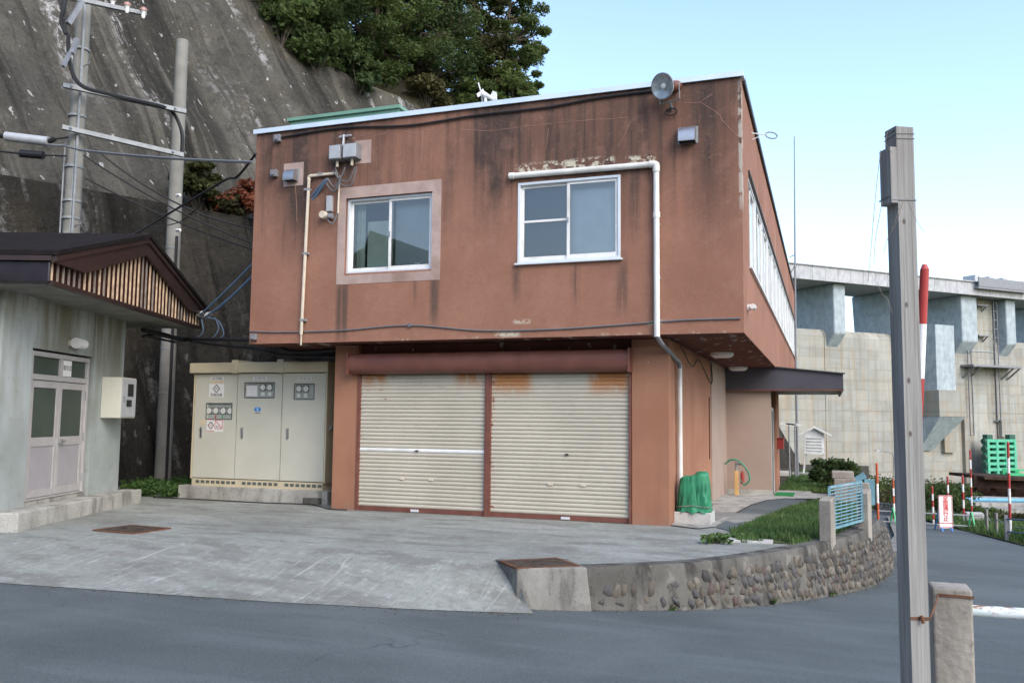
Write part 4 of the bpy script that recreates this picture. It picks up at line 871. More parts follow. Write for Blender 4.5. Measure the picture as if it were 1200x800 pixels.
# door
f = HB(); V0 = WV-.12; V1 = WV-.04
for (a, b, z0, z1) in ((D0, D0+.07, .34, 2.8), (D1-.07, D1, .34, 2.8), (D0+.07, D1-.07, 2.72, 2.8), (D0+.07, D1-.07, 2.33, 2.42), (D0+.07, D1-.07, .34, .37)): f.ub(a, b, V0, V1, z0, z1)
f.ub((D0+D1)/2-.035, (D0+D1)/2+.035, V0, V1, 2.42, 2.72); fr_ = f.build('door_frame', 'door_frame', hut, bevel=.006)
for a, b in ((D0+.07, (D0+D1)/2-.035), ((D0+D1)/2+.035, D1-.07)):
    mb = HB(); mb.ub(a, b, V0+.02, V0+.03, 2.42, 2.72); mb.build('transom_pane', 'frosted', fr_)
mid = (D0+D1)/2
for k, (a, b) in enumerate(((D0+.075, mid-.004), (mid+.004, D1-.075))):
    d = HB()
    for (p, q, z0, z1) in ((a, a+.09, .38, 2.32), (b-.09, b, .38, 2.32), (a+.09, b-.09, 2.2, 2.32), (a+.09, b-.09, 1.22, 1.37), (a+.09, b-.09, .38, .5)): d.ub(p, q, V0+.01, V0+.055, z0, z1)
    d = d.build('door', 'door_frame', hut, bevel=.004)
    mb = HB(); mb.ub(a+.09, b-.09, V0+.015, V0+.035, 1.37, 2.2); mb.build('pane', 'frosted', d)
    mb = HB(); mb.ub(a+.09, b-.09, V0+.015, V0+.04, .5, 1.22); mb.build('panel', 'door_grey', d)
    if k == 1:
        mb = HB(); mb.ub(a+.05, a+.2, V0+.09, V0+.11, 1.27, 1.31); mb.ub(a+.03, a+.07, V0+.055, V0+.11, 1.255, 1.325); mb.build('handle', 'steel', d)
        for z in (.62, 1.35, 2.1): mb = HB(); mb.ub(b-.01, b+.045, V0+.05, V0+.075, z-.08, z+.08); mb.build('hinge', 'galv', d)
np_ = HB(); np_.ub(mid+.1, mid+.4, V0+.035, V0+.045, 2.43, 2.71); np_ = np_.build('nameplate', 'paper', hut)
text('lettering', '電気室', H(mid+.25, V0+.046, 2.57), HU, (0, 0, 1), .1, 'ink', np_)
mb = HB(); c = H(mid+.18, WV-.03, 3.02); mb.tube([c, c+HV*.16], [.06, .05], 12); ls = mb.build('lamp_socket', 'conduit', hut, smooth=True)
mb = MB(); mb.tube([c+HV*.14-HU*.06, c+HV*.14+HU*.24], [.095, .088], 16); mb.build('lamp', 'paper', hut, smooth=True)
# meter box hung on the wall
mt = thing('meter_box', H(3.25, WV, 1.7), 'cream steel meter box hung on the corner of the concrete hut', 'meter box')
mb = HB(); mb.ub(2.86, 3.52, WV+.002, -.02, 1.70, 2.48); mb.build('case', 'cabinet', mt, bevel=.008)
mb = HB(); mb.ub(2.87, 3.51, -.018, -.005, 1.72, 2.46); dr = mb.build('door', 'grey_box_light', mt, bevel=.005)
mb = HB(); mb.ub(3.12, 3.36, -.004, .006, 2.12, 2.36); mb.build('window', 'black', dr); mb = HB(); mb.ub(3.08, 3.3, -.004, .006, 1.92, 2.05); mb.build('window', 'black', dr); mb = HB(); mb.ub(2.94, 2.98, -.004, .012, 2.0, 2.12); mb.build('handle', 'steel', dr)
# roof
GU0, GU1, GM = -1.2, 5.3, 2.05; VE = .62; VB = -4.3
mb = HB(); mb.ub(GU0+.1, GU1-.1, VB, VE-.06, 3.66, 3.70); mb.build('soffit', 'soffit_conc', hut)
mb = MB()
for (ua, ub_, za, zb) in ((GU0-.06, GM, 4.08, 5.03), (GU1+.06, GM, 4.08, 5.03)):
    mb.prism([H(ua, VB, za), H(ua, VE+.12, za), H(ub_, VE+.12, zb), H(ub_, VB, zb)], (0, 0, .07))
mb.build('roof', 'hut_roof', hut)
for (ua, ub_) in ((GU0-.03, GM), (GU1+.03, GM)):
    mb = MB(); mb.prism([H(ua, VE, 3.98), H(ua, VE, 4.075), H(ub_, VE, 5.025), H(ub_, VE, 4.7), H(ua+(1.0 if ua < GM else -1.0), VE, 3.98)], HV*.06); mb.build('bargeboard', 'hut_brown', hut)
    mb = MB(); mb.prism([H(ua, VE+.062, 3.995), H(ua, VE+.062, 4.075), H(ub_, VE+.062, 5.025), H(ub_, VE+.062, 4.93)], HV*.03); mb.build('bargeboard_lip', 'hut_brown', hut)
mb = HB(); mb.ub(GU0, GU0+.05, VB, VE-.02, 3.69, 4.0); mb.build('eave_fascia', 'hut_fascia', hut, bevel=.02); mb = HB(); mb.ub(GU0-.05, GU0+.08, VB, VE+.02, 4.0, 4.075); mb.build('eave_gutter', 'hut_brown', hut)
mb = HB(); mb.ub(GU1-.05, GU1, VB, VE-.02, 3.69, 4.0); mb.build('eave_fascia', 'hut_brown', hut)
mb = HB(); mb.ub(GU0+.05, GU1-.05, VE-.08, VE+.01, 3.655, 3.72); mb.build('bottom_plate', 'hut_brown', hut)
mb = MB(); mb.prism([H(GU0+.06, VE-.09, 3.71), H(GU1-.06, VE-.09, 3.71), H(GU1-.1, VE-.09, 4.0), H(GM, VE-.09, 4.95), H(GU0+.1, VE-.09, 4.0)], -HV*.03); mb.build('gable_panel', 'gable_back', hut)
rr = random.Random(5); ns = 38; me_s = {}
for i in range(ns):
    u0 = GU0+.1+(GU1-GU0-.2)*i/(ns-1); top = 4.08+.95*(1-abs(u0-GM)/(GM-GU0))-.22
    top = max(top, 3.99); mb = HB(); mb.ub(u0-.017, u0+.017, VE-.05, VE-.03, 3.72, top); mb.build('slat', 'slat_wood' if rr.random() < .68 else 'slat_grey', hut)
# conduit tray below the far eave
mb = MB(); mb.bar(H(3.8, .0, 3.5), H(5.1, .0, 3.5), .05, .05); mb.bar(H(3.8, .0, 3.36), H(5.2, .1, 3.36), .04, .04); mb.build('conduit_tray', 'cable', hut)
# insulators on the far eave corner
for dv in (0, .35):
    p = at(231+dv*28, 369+dv*3, 'y', 15.5); mb = MB(); mb.tube([p, p+V((.16, -.02, .05))], .04, 10); mb.tube([p+V((.05, 0, .015)), p+V((.08, 0, .025))], .062, 10); mb.build('insulator', 'ceramic', hut, smooth=True)
p = at(222, 372, 'y', 15.6); mb = MB(); mb.bar(p-V((.25, 0, .03)), p+V((.4, 0, .0)), .03, .03); mb.build('insulator_arm', 'galv', hut)

# ================================================================== SWITCHGEAR CABINET
CY = 15.6; cab = thing('switchgear_cabinet', (-11.3, CY+.4, 0), 'beige three door electrical switchgear cabinet on a concrete plinth', 'cabinet')
mb = MB(); mb.box(-13.2, -9.5, CY-.12, CY+1.0, -.1, .27); mb.build('plinth', 'concrete', cab, bevel=.015)
mb = MB(); mb.box(-12.93, -9.68, CY-.02, CY+.9, .27, .42); bs = mb.build('base_frame', 'cabinet_trim', cab)
for i in range(24):
    x = -12.82+i*.132
    if i in (8, 16): continue
    mb = MB(); mb.box(x, x+.09, CY-.026, CY-.019, .325, .385); mb.build('louvre', 'panel_dark', bs)
mb = MB(); mb.box(-12.97, -9.65, CY+.03, CY+.9, .42, 2.68); mb.build('body', 'cabinet_seam', cab)
for xx in (-12.985, -9.665): mb = MB(); mb.box(xx, xx+.03, CY-.01, CY+.92, .42, 2.68); mb.build('side_panel', 'cabinet_trim', cab)
mb = MB(); mb.box(-13.05, -9.58, CY-.1, CY+.96, 2.68, 2.90); mb.build('roof', 'cabinet_trim', cab, bevel=.02)
for x in (-11.86, -10.72): mb = MB(); mb.box(x-.075, x+.075, CY-.12, CY+.98, 2.67, 2.95); mb.build('roof_rib', 'cabinet_trim', cab, bevel=.01)
DX = [(-12.94, -11.86), (-11.84, -10.73), (-10.71, -9.68)]
doors = []
for i, (a, b) in enumerate(DX):
    ow = [(-12.63, -11.98, 1.70, 2.02), (-11.65, -10.93, 2.16, 2.46), (-10.42, -9.96, 2.13, 2.43)][i]
    mb = MB(); wall_holes(mb, 'y', CY, .03, a, b, .44, 2.66, [ow]); d = mb.build('door', 'cabinet', cab, recalc=False); doors.append(d)
    mb = MB(); mb.add([(ow[0]-.03, CY+.029, ow[2]-.03), (ow[1]+.03, CY+.029, ow[2]-.03), (ow[1]+.03, CY+.029, ow[3]+.03), (ow[0]-.03, CY+.029, ow[3]+.03)], [(0, 1, 2, 3)]); mb.build('instrument_panel', 'panel_grey', d)
    mb = MB()   # rubber gasket
    for (p, q, r, s_) in ((ow[0]-.02, ow[1]+.02, ow[3], ow[3]+.02), (ow[0]-.02, ow[1]+.02, ow[2]-.02, ow[2]), (ow[0]-.02, ow[0], ow[2], ow[3]), (ow[1], ow[1]+.02, ow[2], ow[3])): mb.box(p, q, CY-.008, CY+.01, r, s_)
    mb.build('gasket', 'panel_dark', d, bevel=.006)
    def gauge(x, z, r, m='gauge'):
        mb = MB(); mb.box(x-r*1.15, x+r*1.15, CY+.017, CY+.028, z-r*1.15, z+r*1.15); o = mb.build('gauge', 'panel_dark', d)
        mb = MB(); mb.tube([(x, CY+.017, z), (x, CY+.008, z)], r, 16); mb.build('gauge_face', m, d)
    if i == 0:
        for x in (-12.58, -12.40, -12.21, -12.03): gauge(x, 1.87, .065)
        for x, m in ((-12.40, 'ink_red'), (-12.22, 'bright_green')): mb = MB(); mb.tube([(x, CY+.02, 1.745), (x, CY+.005, 1.745)], .02, 8); mb.build('indicator', m, d)
    elif i == 1:
        mb = MB(); mb.box(-11.63, -11.36, CY+.015, CY+.028, 2.18, 2.41); mb.build('display', 'paper', d)
        for x in (-11.22, -11.05): gauge(x, 2.37, .06); mb = MB(); mb.box(x-.04, x+.04, CY+.012, CY+.028, 2.19, 2.27); mb.tube([(x, CY+.012, 2.23), (x, CY-.005, 2.23)], .02, 8); mb.build('switch', 'gauge', d)
    else:
        for x in (-10.33, -10.16): gauge(x, 2.34, .06); mb = MB(); mb.box(x-.04, x+.04, CY+.012, CY+.028, 2.16, 2.24); mb.tube([(x, CY+.012, 2.2), (x, CY-.005, 2.2)], .02, 8); mb.build('switch', 'gauge', d)
    hx = a+.16 if i else a+.2
    mb = MB(); mb.box(hx-.022, hx+.022, CY-.03, CY, 1.30, 1.52); mb.tube([(hx, CY-.045, 1.49), (hx, CY-.03, 1.49)], .025, 8); mb.build('handle', 'steel', d, bevel=.005)
def label_plate(d, x0, x1, z0, z1, mat='paper', dy=0):
    mb = MB(); mb.box(x0, x1, CY-.004-dy, CY-.001-dy, z0, z1); return mb.build('label_plate', mat, d)
X = (1, 0, 0); Z = (0, 0, 1)
lp = label_plate(doors[0], -12.55, -12.22, 2.53, 2.6); text('lettering', '高圧受電盤', (-12.385, CY-.005, 2.563), X, Z, .055, 'ink', lp)
label_plate(doors[0], -12.55, -12.22, 2.455, 2.52, 'paper_cream')
lp = label_plate(doors[0], -12.58, -12.2, 2.16, 2.45); text('lettering', '変電設備', (-12.39, CY-.005, 2.205), X, Z, .078, 'ink', lp)
def diamond(lpp, cx, cz, r, mat, tx, tm):
    mb = MB()
    pts = [(cx-r, cz), (cx, cz+r), (cx+r, cz), (cx, cz-r)]
    for (a, b), (c, d) in zip(pts, pts[1:]+pts[:1]): mb.bar((a, CY-.006, b), (c, CY-.006, d), .004, .016, (0, 0, 1)) if False else mb.bar((a, CY-.006, b), (c, CY-.006, d), .016, .003, (0, 1, 0))
    mb.build('diamond_mark', mat, lpp); text('lettering', tx, (cx, CY-.005, cz), X, Z, r*.5, tm, lpp)
diamond(lp, -12.39, 2.345, .085, 'ink', '高圧', 'ink')
label_plate(doors[0], -12.80, -12.63, 1.56, 1.68, 'paper_cream')
lp = label_plate(doors[0], -12.61, -12.18, 1.42, 1.69); diamond(lp, -12.50, 1.555, .075, 'ink', '危険', 'ink_red')
mb = MB(); 
for (p, q) in (((-12.39, 1.67), (-12.2, 1.67)), ((-12.39, 1.49), (-12.2, 1.49)), ((-12.39, 1.49), (-12.39, 1.67)), ((-12.2, 1.49), (-12.2, 1.67)), ((-12.39, 1.67), (-12.2, 1.49)), ((-12.61, 1.68), (-12.41, 1.68)), ((-12.61, 1.435), (-12.41, 1.435))): mb.bar((p[0], CY-.006, p[1]), (q[0], CY-.006, q[1]), .012, .003, (0, 1, 0))
mb.build('red_border', 'ink_red', lp); text('lettering', '禁止', (-12.32, CY-.005, 1.53), X, Z, .045, 'ink', lp)
lp = label_plate(doors[1], -11.46, -11.12, 2.53, 2.6); text('lettering', '低圧電灯盤', (-11.29, CY-.005, 2.563), X, Z, .055, 'ink', lp)
lp = label_plate(doors[2], -10.34, -10.02, 2.51, 2.58); text('lettering', '低圧動力盤', (-10.18, CY-.005, 2.543), X, Z, .055, 'ink', lp)
mb = MB(); mb.prism([(-11.32+.085*math.cos(t), CY-.003, 1.905+.05*math.sin(t)) for t in frange(0, 6.2, 20)], (0, .002, 0)); lg = mb.build('blue_emblem', 'logo_blue', doors[1]); mb = MB(); mb.box(-11.34, -11.30, CY-.0055, CY-.004, 1.865, 1.945); mb.build('emblem_stripe', 'logo_blue_light', lg); mb = MB(); mb.box(-11.39, -11.25, CY-.003, CY-.001, 1.822, 1.834); mb.build('emblem_line', 'ink', lg)
o = MB(); o.box(-9.62, -9.58, CY+.1, CY+.16, 1.5, 1.58); o.build('side_latch', 'galv', cab)
# small concrete block by the plinth
mb = MB(); p = at(370, 590, 'z', 0); mb.box(p.x-.22, p.x+.2, p.y-.15, p.y+.1, 0, .13); mb.box(p.x-.13, p.x+.1, p.y-.1, p.y+.05, .13, .17); tag(mb.build('concrete_block', 'wall_concrete', bevel=.015, origin=(p.x, p.y, 0)), 'small weathered concrete block lying against the cabinet plinth', 'block')
mb = MB(); mb.tube([(p.x+.1, p.y+.2, 0), (p.x+.1, p.y+.2, .38)], .03, 8); tag(mb.build('pipe_stub', 'galv', origin=(p.x+.1, p.y+.2, 0)), 'short grey pipe standing beside the cabinet plinth', 'pipe')

# ================================================================== UTILITY POLES
PA = dep(84, 262, 20.0); PA.z = 0; PB = dep(190, 572, 21.3); PB.z = 0
pa = thing('utility_pole', PA, 'tall concrete utility pole with cross arm, insulators and step bolts behind the hut', 'utility pole')
mb = MB(); mb.tube([PA+V((0, 0, -.5)), PA+V((0, 0, 13.5))], [.21, .15], 20); mb.build('shaft', 'pole_concrete', pa, smooth=True)
mb = MB()
for dx in (-.19, .12, .2): mb.tube([PA+V((dx, -.16, 0)), PA+V((dx*.93, -.14, 8 if dx < .15 else 11.6))], .03 if dx > .15 else .02, 6)
mb.build('riser_pipe', 'galv', pa, smooth=True)
for i, z in enumerate((4.6, 5.1, 5.6, 6.2, 6.6, 7.4, 8.6, 10.2)):
    mb = MB(); mb.tube([PA+V((0, -.02, z+.0)), PA+V((0, -.02, z+.05))], .2, 16); mb.build('band', 'galv', pa)
for i, z in enumerate((4.7, 5.0, 5.35, 5.7, 6.05, 9.3, 9.8)):
    mb = MB(); s = -1 if i % 2 else 1; mb.tube([PA+V((.15*s, -.05, z)), PA+V((.38*s, -.12, z)), PA+V((.4*s, -.12, z+.05))], .012, 6); mb.build('step_bolt', 'galv', pa)
dirx = (PB-PA).normalized()
p0 = dep(98, 1, 19.85); p1 = dep(172, 17, 20.4)
mb = MB(); mb.bar(p0-(p1-p0)*.6, p1, .09, .09); mb.build('cross_arm', 'galv', pa)
for (px, py) in ((132, -2), (149, 4), (168, 10)):
    q = dep(px, py+6, 20.2); ins = MB(); ins.tube([q-V((0, 0, .12)), q-V((0, 0, .06)), q, q+V((0, 0, .05))], [.03, .05, .04, .07], 10); io = ins.build('insulator', 'ceramic', pa, smooth=True)
    mb = MB(); mb.tube([q+V((0, 0, .052)), q+V((0, 0, .09)), q+V((0, 0, .14))], [.085, .085, .05], 12); mb.build('insulator_cap', 'ceramic_red', io, smooth=True)
mb = MB(); mb.bar(dep(96, 2, 19.7), dep(80, 28, 19.4), .1, .1); mb.bar(dep(90, 46, 19.6), dep(84, 63, 19.4), .1, .08); mb.bar(dep(82, 62, 19.4), dep(74, 78, 19.2), .08, .06); mb.build('strut', 'grey_box', pa)
mb = MB(); mb.tube(smooth_path([dep(78, -10, 19.5), dep(75, 10, 19.4), dep(72, 25, 19.4), dep(78, 40, 19.4)]), .05, 6); mb.tube(smooth_path([dep(76, -10, 19.5), dep(72, 8, 19.4), dep(76, 28, 19.4), dep(81, 50, 19.4)]), .03, 6); mb.build('cable_bundle', 'cable', pa, smooth=True)
pb = thing('utility_pole', PB, 'shorter bare concrete pole standing in the weeds between hut and cabinet', 'utility pole')
zt = dep(204, 27, 21.3).z
mb = MB(); mb.tube([PB+V((0, 0, -.4)), PB+V((0, 0, zt))], [.2, .15], 20); mb.build('shaft', 'pole_concrete', pb, smooth=True)
mb = MB(); mb.tube([PB+V((.2, -.1, 0)), PB+V((.19, -.1, 6.2))], .035, 6); mb.build('riser_cable', 'cable', pb, smooth=True)
for z in (1.1, 2.3, 3.4, 4.6, 5.9, 6.9): mb = MB(); mb.tube([PB+V((0, -.01, z)), PB+V((0, -.01, z+.03))], .196-.003*z, 16); mb.build('band', 'galv', pb)
for (px, py) in ((207, 229), (207, 270)): q = dep(px, py, 21.05); mb = MB(); mb.tube([q, q+V((.12, -.02, 0))], .04, 8); mb.build('insulator', 'ceramic', pb, smooth=True)
# the two steel bars joining the poles
for (a, b, lab) in (((74, 100), (218, 131), 'upper galvanised bar bolted across both utility poles, carrying a black cable'), ((73, 149), (215, 182), 'lower galvanised bar bolted across both utility poles')):
    q0, q1 = dep(*a, 19.75), dep(*b, 21.0); bar = thing('cross_bar', q0.lerp(q1, .5), lab, 'steel bar'); mb = MB(); mb.bar(q0, q1, .1, .1); mb.build('channel', 'galv', bar)
    for q in (q0.lerp(q1, .08), q0.lerp(q1, .92)): mb = MB(); mb.tube([q-V((0, .09, 0)), q+V((0, .09, 0))], .035, 8); mb.build('bolt', 'steel', bar)
def cable(name, pts, r, mat, label, group=None, k=8):
    p = smooth_path(pts, k); mb = MB(); mb.tube(p, r, 6); o = mb.build(name, mat, origin=p[0], smooth=True); return tag(o, label, 'cable', group)
cable('power_cable', [dep(80, 40, 19.4), dep(82, 75, 19.45), dep(95, 100, 19.5), dep(130, 111, 19.9), dep(190, 125, 20.7), dep(204, 134, 21.0), dep(213, 155, 21.05), dep(213, 180, 21.05)], .045, 'cable', 'thick black cable looping from the tall pole along the upper bar')
cable('power_cable', sag(dep(0, 158, 20), dep(76, 171, 19.8), .05)+sag(dep(80, 174, 19.8), dep(296, 190, 16.5), .05)[1:], .028, 'cable_grey', 'grey cable running from the tall pole to the upper left corner of the building', k=2)
for (a, Da, b, Db, s, lab) in (((98, 182), 19.9, (296, 285), 20.0, .15, 'black wire dropping steeply from the tall pole behind the building edge'), ((112, 175), 19.9, (297, 268), 20.0, .3, 'black wire crossing the shorter pole toward the building edge'), ((100, 209), 19.9, (298, 293), 20.2, .1, 'lowest black wire slanting from the tall pole across the shorter pole')):
    cable('power_cable', sag(dep(*a, Da), dep(*b, Db), s), .02, 'cable', lab, k=1)
cable('power_cable', [dep(145, 279, 19.5), dep(165, 270, 19.6), dep(200, 249, 19.4), dep(262, 212, 18.5), dep(278, 207, 17.5), dep(300, 180, 16.6)], .025, 'cable', 'black cable rising from the hut roof to the left end of the building')
cable('power_cable', [dep(170, 266, 20.4), dep(205, 262, 20.6), dep(225, 250, 20), dep(239, 233, 19.5)], .012, 'cable', 'thin black wire drooping between the poles above the hut roof')
cable('drop_wire', sag(at(232, 371, 'y', 15.5), at(380, 212, 'y', YF-.12), .12), .022, 'cable_blue', 'blue twisted drop wire strung from hut eave to building wall', k=1)
cable('drop_wire', sag(at(240, 372, 'y', 15.5), at(383, 210, 'y', YF-.12), .28), .028, 'cable_blue', 'thicker blue drop wire below its twin from hut eave to building', k=1)
for k_, L in enumerate(([(243, 372), (256, 376), (262, 392), (250, 398), (238, 396)], [(236, 374), (238, 388), (230, 397)], [(252, 372), (256, 385), (247, 397), (226, 400)])):
    cable('cable_loop', [at(x, y, 'y', 15.45) for x, y in L], .014, 'cable_blue', ['pale blue wire looping widely below the eave insulators', 'short blue wire tail hanging straight under the eave insulators', 'blue wire curving from the insulators into the black cable bundle'][k_])
cable('cable_bundle', [H(3.9, -.1, 3.5), H(5.2, .2, 3.42), at(225, 397, 'y', 15.4), at(297, 399, 'y', 14.6), at(320, 404, 'y', 14.9), at(345, 412, 'y', 15.1), at(393, 410, 'y', 15.2)], .045, 'cable', 'black cable bundle strung from the hut eave to beneath the building overhang')
cable('cable_bundle', [H(3.9, -.1, 3.36), at(190, 392, 'y', 15.6), at(240, 402, 'y', 15.4), at(300, 409, 'y', 14.8), at(330, 416, 'y', 15.0), at(393, 418, 'y', 15.3)], .03, 'cable', 'thinner black cable sagging under the bundle over the beige cabinet')
cable('ground_cable', [V((-13.6, 15.2, .012)), V((-12.5, 15.25, .012)), V((-11, 15.2, .012)), V((-9.8, 15.3, .012)), V((-9.0, 14.75, .012)), V((-8.6, 14.74, .012))], .012, 'cable', 'thin black cable lying on the concrete in front of the cabinet')
# splice boxes on the line left of the tall pole
sp = thing('splice_box', dep(40, 163, 19.9), 'grey cylindrical cable splice case hung on the line beside the tall pole', 'splice case'); mb = MB(); mb.tube([dep(7, 160, 19.9), dep(57, 166, 19.9)], .11, 12); mb.build('case', 'grey_box_light', sp, smooth=True); mb = MB(); mb.tube([dep(0, 159, 19.9), dep(7, 160, 19.9)], .06, 8); mb.tube([dep(57, 166, 19.9), dep(64, 163, 19.9)], .06, 8); mb.tube([dep(64, 163, 19.9), dep(80, 161, 19.9)], .02, 6); mb.build('end_boot', 'cable', sp, smooth=True)
sp = thing('splice_box', dep(37, 181, 19.9), 'small black splice case hung under the grey one beside the tall pole', 'splice case'); mb = MB(); mb.tube([dep(24, 180, 19.9), dep(51, 182, 19.9)], .09, 10); mb.build('case', 'black', sp, smooth=True); mb = MB(); mb.tube([dep(-4, 177, 19.9), dep(24, 180, 19.9)], .025, 6); mb.tube([dep(51, 182, 19.9), dep(78, 183, 19.9)], .02, 6); mb.build('lead', 'cable', sp, smooth=True)

# ================================================================== VEGETATION
def leaf_cloud(mb, cs, n, leaf, rnd, flat=.6):
    for _ in range(n):
        c, r = cs[rnd.randrange(len(cs))]
        d = V((rnd.gauss(0, 1), rnd.gauss(0, 1), rnd.gauss(0, 1)*flat)); d = d.normalized()*(rnd.random()**.45)*r
        p = c+V((d.x, d.y, d.z*.75)); a = V((rnd.gauss(0, 1), rnd.gauss(0, 1), rnd.gauss(0, .7))).normalized(); b = a.cross(V((rnd.gauss(0, 1), rnd.gauss(0, 1), rnd.gauss(0, 1)))).normalized()
        l = leaf*rnd.uniform(.45, 1.5); mb.add([p-a*l, p+b*l*.45, p+a*l, p-b*l*.45], [(0, 1, 2, 3)])
def tree(base, height, spread, lean, seed, mat, label, nleaf=9000, leaf=.13, clumps=46, group='trees on top of the concrete slope'):
    rnd = random.Random(seed); t = thing('broadleaf_tree', base, label, 'tree', group)
    top = base+V(lean)+V((0, 0, height*.8)); mb = MB(); tr = [base-V((0, 0, .6)), base+V((0, 0, height*.2))+V(lean)*.15, base+V((0, 0, height*.5))+V(lean)*.5, top]
    tr = smooth_path(tr, 5); mb.tube(tr, [.2*height/8*(1-.85*i/(len(tr)-1))+.02 for i in range(len(tr))], 8); cs = []
    for k in range(clumps):
        f = rnd.uniform(.12, 1); a = rnd.uniform(0, 6.283); st = tr[int((len(tr)-1)*min(1, f))]; rad = spread*(1-abs(f-.5)*.7)*rnd.uniform(.45, 1.05)
        end = st+V((math.cos(a)*rad, math.sin(a)*rad, rnd.uniform(-.12, .35)*spread)); cs.append((end, rnd.uniform(.45, 1.0)*spread*.27))
        if k % 2 == 0:
            m = st.lerp(end, .5)+V((0, 0, -.1*rad)); mb.tube(smooth_path([st, m, end], 3), [.07, .065, .06, .05, .04, .03, .015], 5)
    mb.build('trunk', 'bark', t, smooth=True)
    c = MB(); leaf_cloud(c, cs, nleaf, leaf, rnd); c.build('crown', mat, t, recalc=False)
def ground_pt(px, py, D): return dep(px, py, D)
TREES = [((318, 28), 33, 6.0, 2.6, 'leaf', 'bright green bushy tree at the left end of the row above the slope'),
         ((372, 72), 34, 7.0, 2.7, 'leaf_dark', 'dark green tree second along the row above the slope'),
         ((430, 98), 36, 7.5, 2.9, 'leaf', 'leafy green tree rising above the roof housing'),
         ((490, 108), 38, 8.5, 3.0, 'leaf_dark', 'dense dark tree in the middle of the row above the roof'),
         ((540, 118), 40, 8.5, 2.7, 'leaf_olive', 'olive brown tree with bare limbs behind the wind vane'),
         ((588, 122), 41, 7.0, 2.0, 'leaf', 'open crowned green tree at the sky end of the row'),
         ((450, 30), 46, 9.0, 3.6, 'leaf_dark', 'tall dark tree standing behind the row on the slope'),
         ((350, 0), 44, 9.0, 3.6, 'leaf_olive', 'tall olive tree standing farther back above the slope edge')]
for i, (q, D, h, s, m, lab) in enumerate(TREES):
    b = dep(q[0], q[1], D); sink = (0, 0, 0, 0, 0, 0, 4.8, 3.5)[i]; b.z -= sink; h += sink; tree(b, h, s, (random.Random(i).uniform(-.6, .9), .3, 0), 20+i, m, lab, 36000, .062+.0004*D, 110)
def bush(name, base, r, h, seed, mat, label, n=1500, leaf=.06, cat='bush', group=None):
    rnd = random.Random(seed); t = thing(name, base, label, cat, group); mb = MB(); cs = []
    for k in range(14):
        a = rnd.uniform(0, 6.283); rr = r*rnd.random()**.5*.8; e = V(base)+V((math.cos(a)*rr, math.sin(a)*rr, h*rnd.uniform(.3, .95)*(1-.4*rr/r))); cs.append((e, r*.38)); mb.tube([V(base)-V((0, 0, .1)), V(base).lerp(e, .5)+V((0, 0, .05)), e], [.02, .014, .006], 5)
    mb.build('stem', 'bark', t, smooth=True); c = MB(); leaf_cloud(c, cs, n, leaf, rnd); c.build('foliage', mat, t, recalc=False)
# shrubs on the bench of the slope
for i, (px, py, r, h, m, lab, n, lf) in enumerate(((232, 222, .75, 1.9, 'leaf_pine', 'young yellow green pine growing on the ledge of the concrete slope', 3600, .085), (265, 240, .55, .7, 'leaf_olive', 'low olive scrub between the young pine and the red bush', 900, .07), (284, 245, .75, 1.2, 'leaf_red', 'bush with red autumn leaves on the ledge beside the building corner', 1500, .085), (250, 236, .6, .7, 'leaf_red', 'small sparse rust coloured shrub beside the young pine', 420, .075))):
    p = atp(px, py, WP-WN*.55, WN); p.z = 7.3; bush('shrub', p, r, h, 60+i, m, lab, n, lf)
# hillside bushes along the slope's top edge
for i, (px, py, D, r, h, m) in enumerate(((330, 40, 31, 1.2, 1.5, 'leaf'), (372, 68, 32, 1.3, 1.4, 'leaf'), (420, 92, 33, 1.0, 1.0, 'leaf_dark'), (500, 112, 37, 1.2, 1.2, 'leaf_olive'), (560, 118, 39, 1.3, 1.4, 'leaf'), (605, 112, 40, 1.4, 1.9, 'leaf'))):
    bq = dep(px, py, D); sk = (.45, .65, .65, .72, .85, 1.2)[i]; bq.z -= sk; h += sk
    bush('shrub', bq, r, h, 80+i, m, ['green shrub spilling over the top edge of the slope', 'second green shrub on the slope edge below the trees', 'dark shrub low on the slope edge above the roof housing', 'olive shrub on bare soil just left of the wind vane', 'green shrub right behind the wind vane', 'rounded green shrub where the roof edge meets the sky'][i], 2200, .12)
def blades(name, pts_fn, n, h, mat, label, seed, wd=.008):
    rnd = random.Random(seed); mb = MB()
    for _ in range(n):
        p = pts_fn(rnd)
        if p is None: continue
        a = rnd.uniform(0, 6.283); l = h*rnd.uniform(.4, 1.2); d = V((math.cos(a), math.sin(a), 0)); tip = p+d*l*rnd.uniform(.1, .7)+V((0, 0, l)); s_ = V((-d.y, d.x, 0))*wd*rnd.uniform(.7, 1.5)
        mb.add([p-s_, p+s_, tip], [(0, 1, 2)])
    o = mb.build(name, mat, recalc=False); o['kind'] = 'stuff'; o['label'] = label; return o
def wall_x(y):
    for a, b in zip(WALLTOP, WALLTOP[1:]):
        if a.y <= y <= b.y: return a.x+(b.x-a.x)*(y-a.y)/(b.y-a.y)-.27
    return .6
def lawn(r):
    y = r.uniform(13.3, 22.3); xr_ = wall_x(y)
    xl = -1.5 if y < 14.6 else (-1.45+(y-14.5)*.14 if y < 19.5 else -.75+(y-19.5)*.2)
    if y < 14.5: xl = -1.5+(14.5-y)*.2
    if xl > xr_: return None
    x = r.uniform(xl, xr_)
    if y < 14.2 and mnoise.noise(V((x*2, y*2, 0))) < -.05: return None
    return V((x, y, gz(y)))
mb = MB(); mb.grid([[V((xl+(wall_x(y)-xl)*k/4, y, gz(y)+.004)) for k in range(5)] for y, xl in ((13.4, -1.35), (14.5, -1.42), (16.9, -1.1), (19.5, -.73), (21.2, -.4), (22.3, -.45))]); struct(mb.build('lawn', 'grass_ground'))
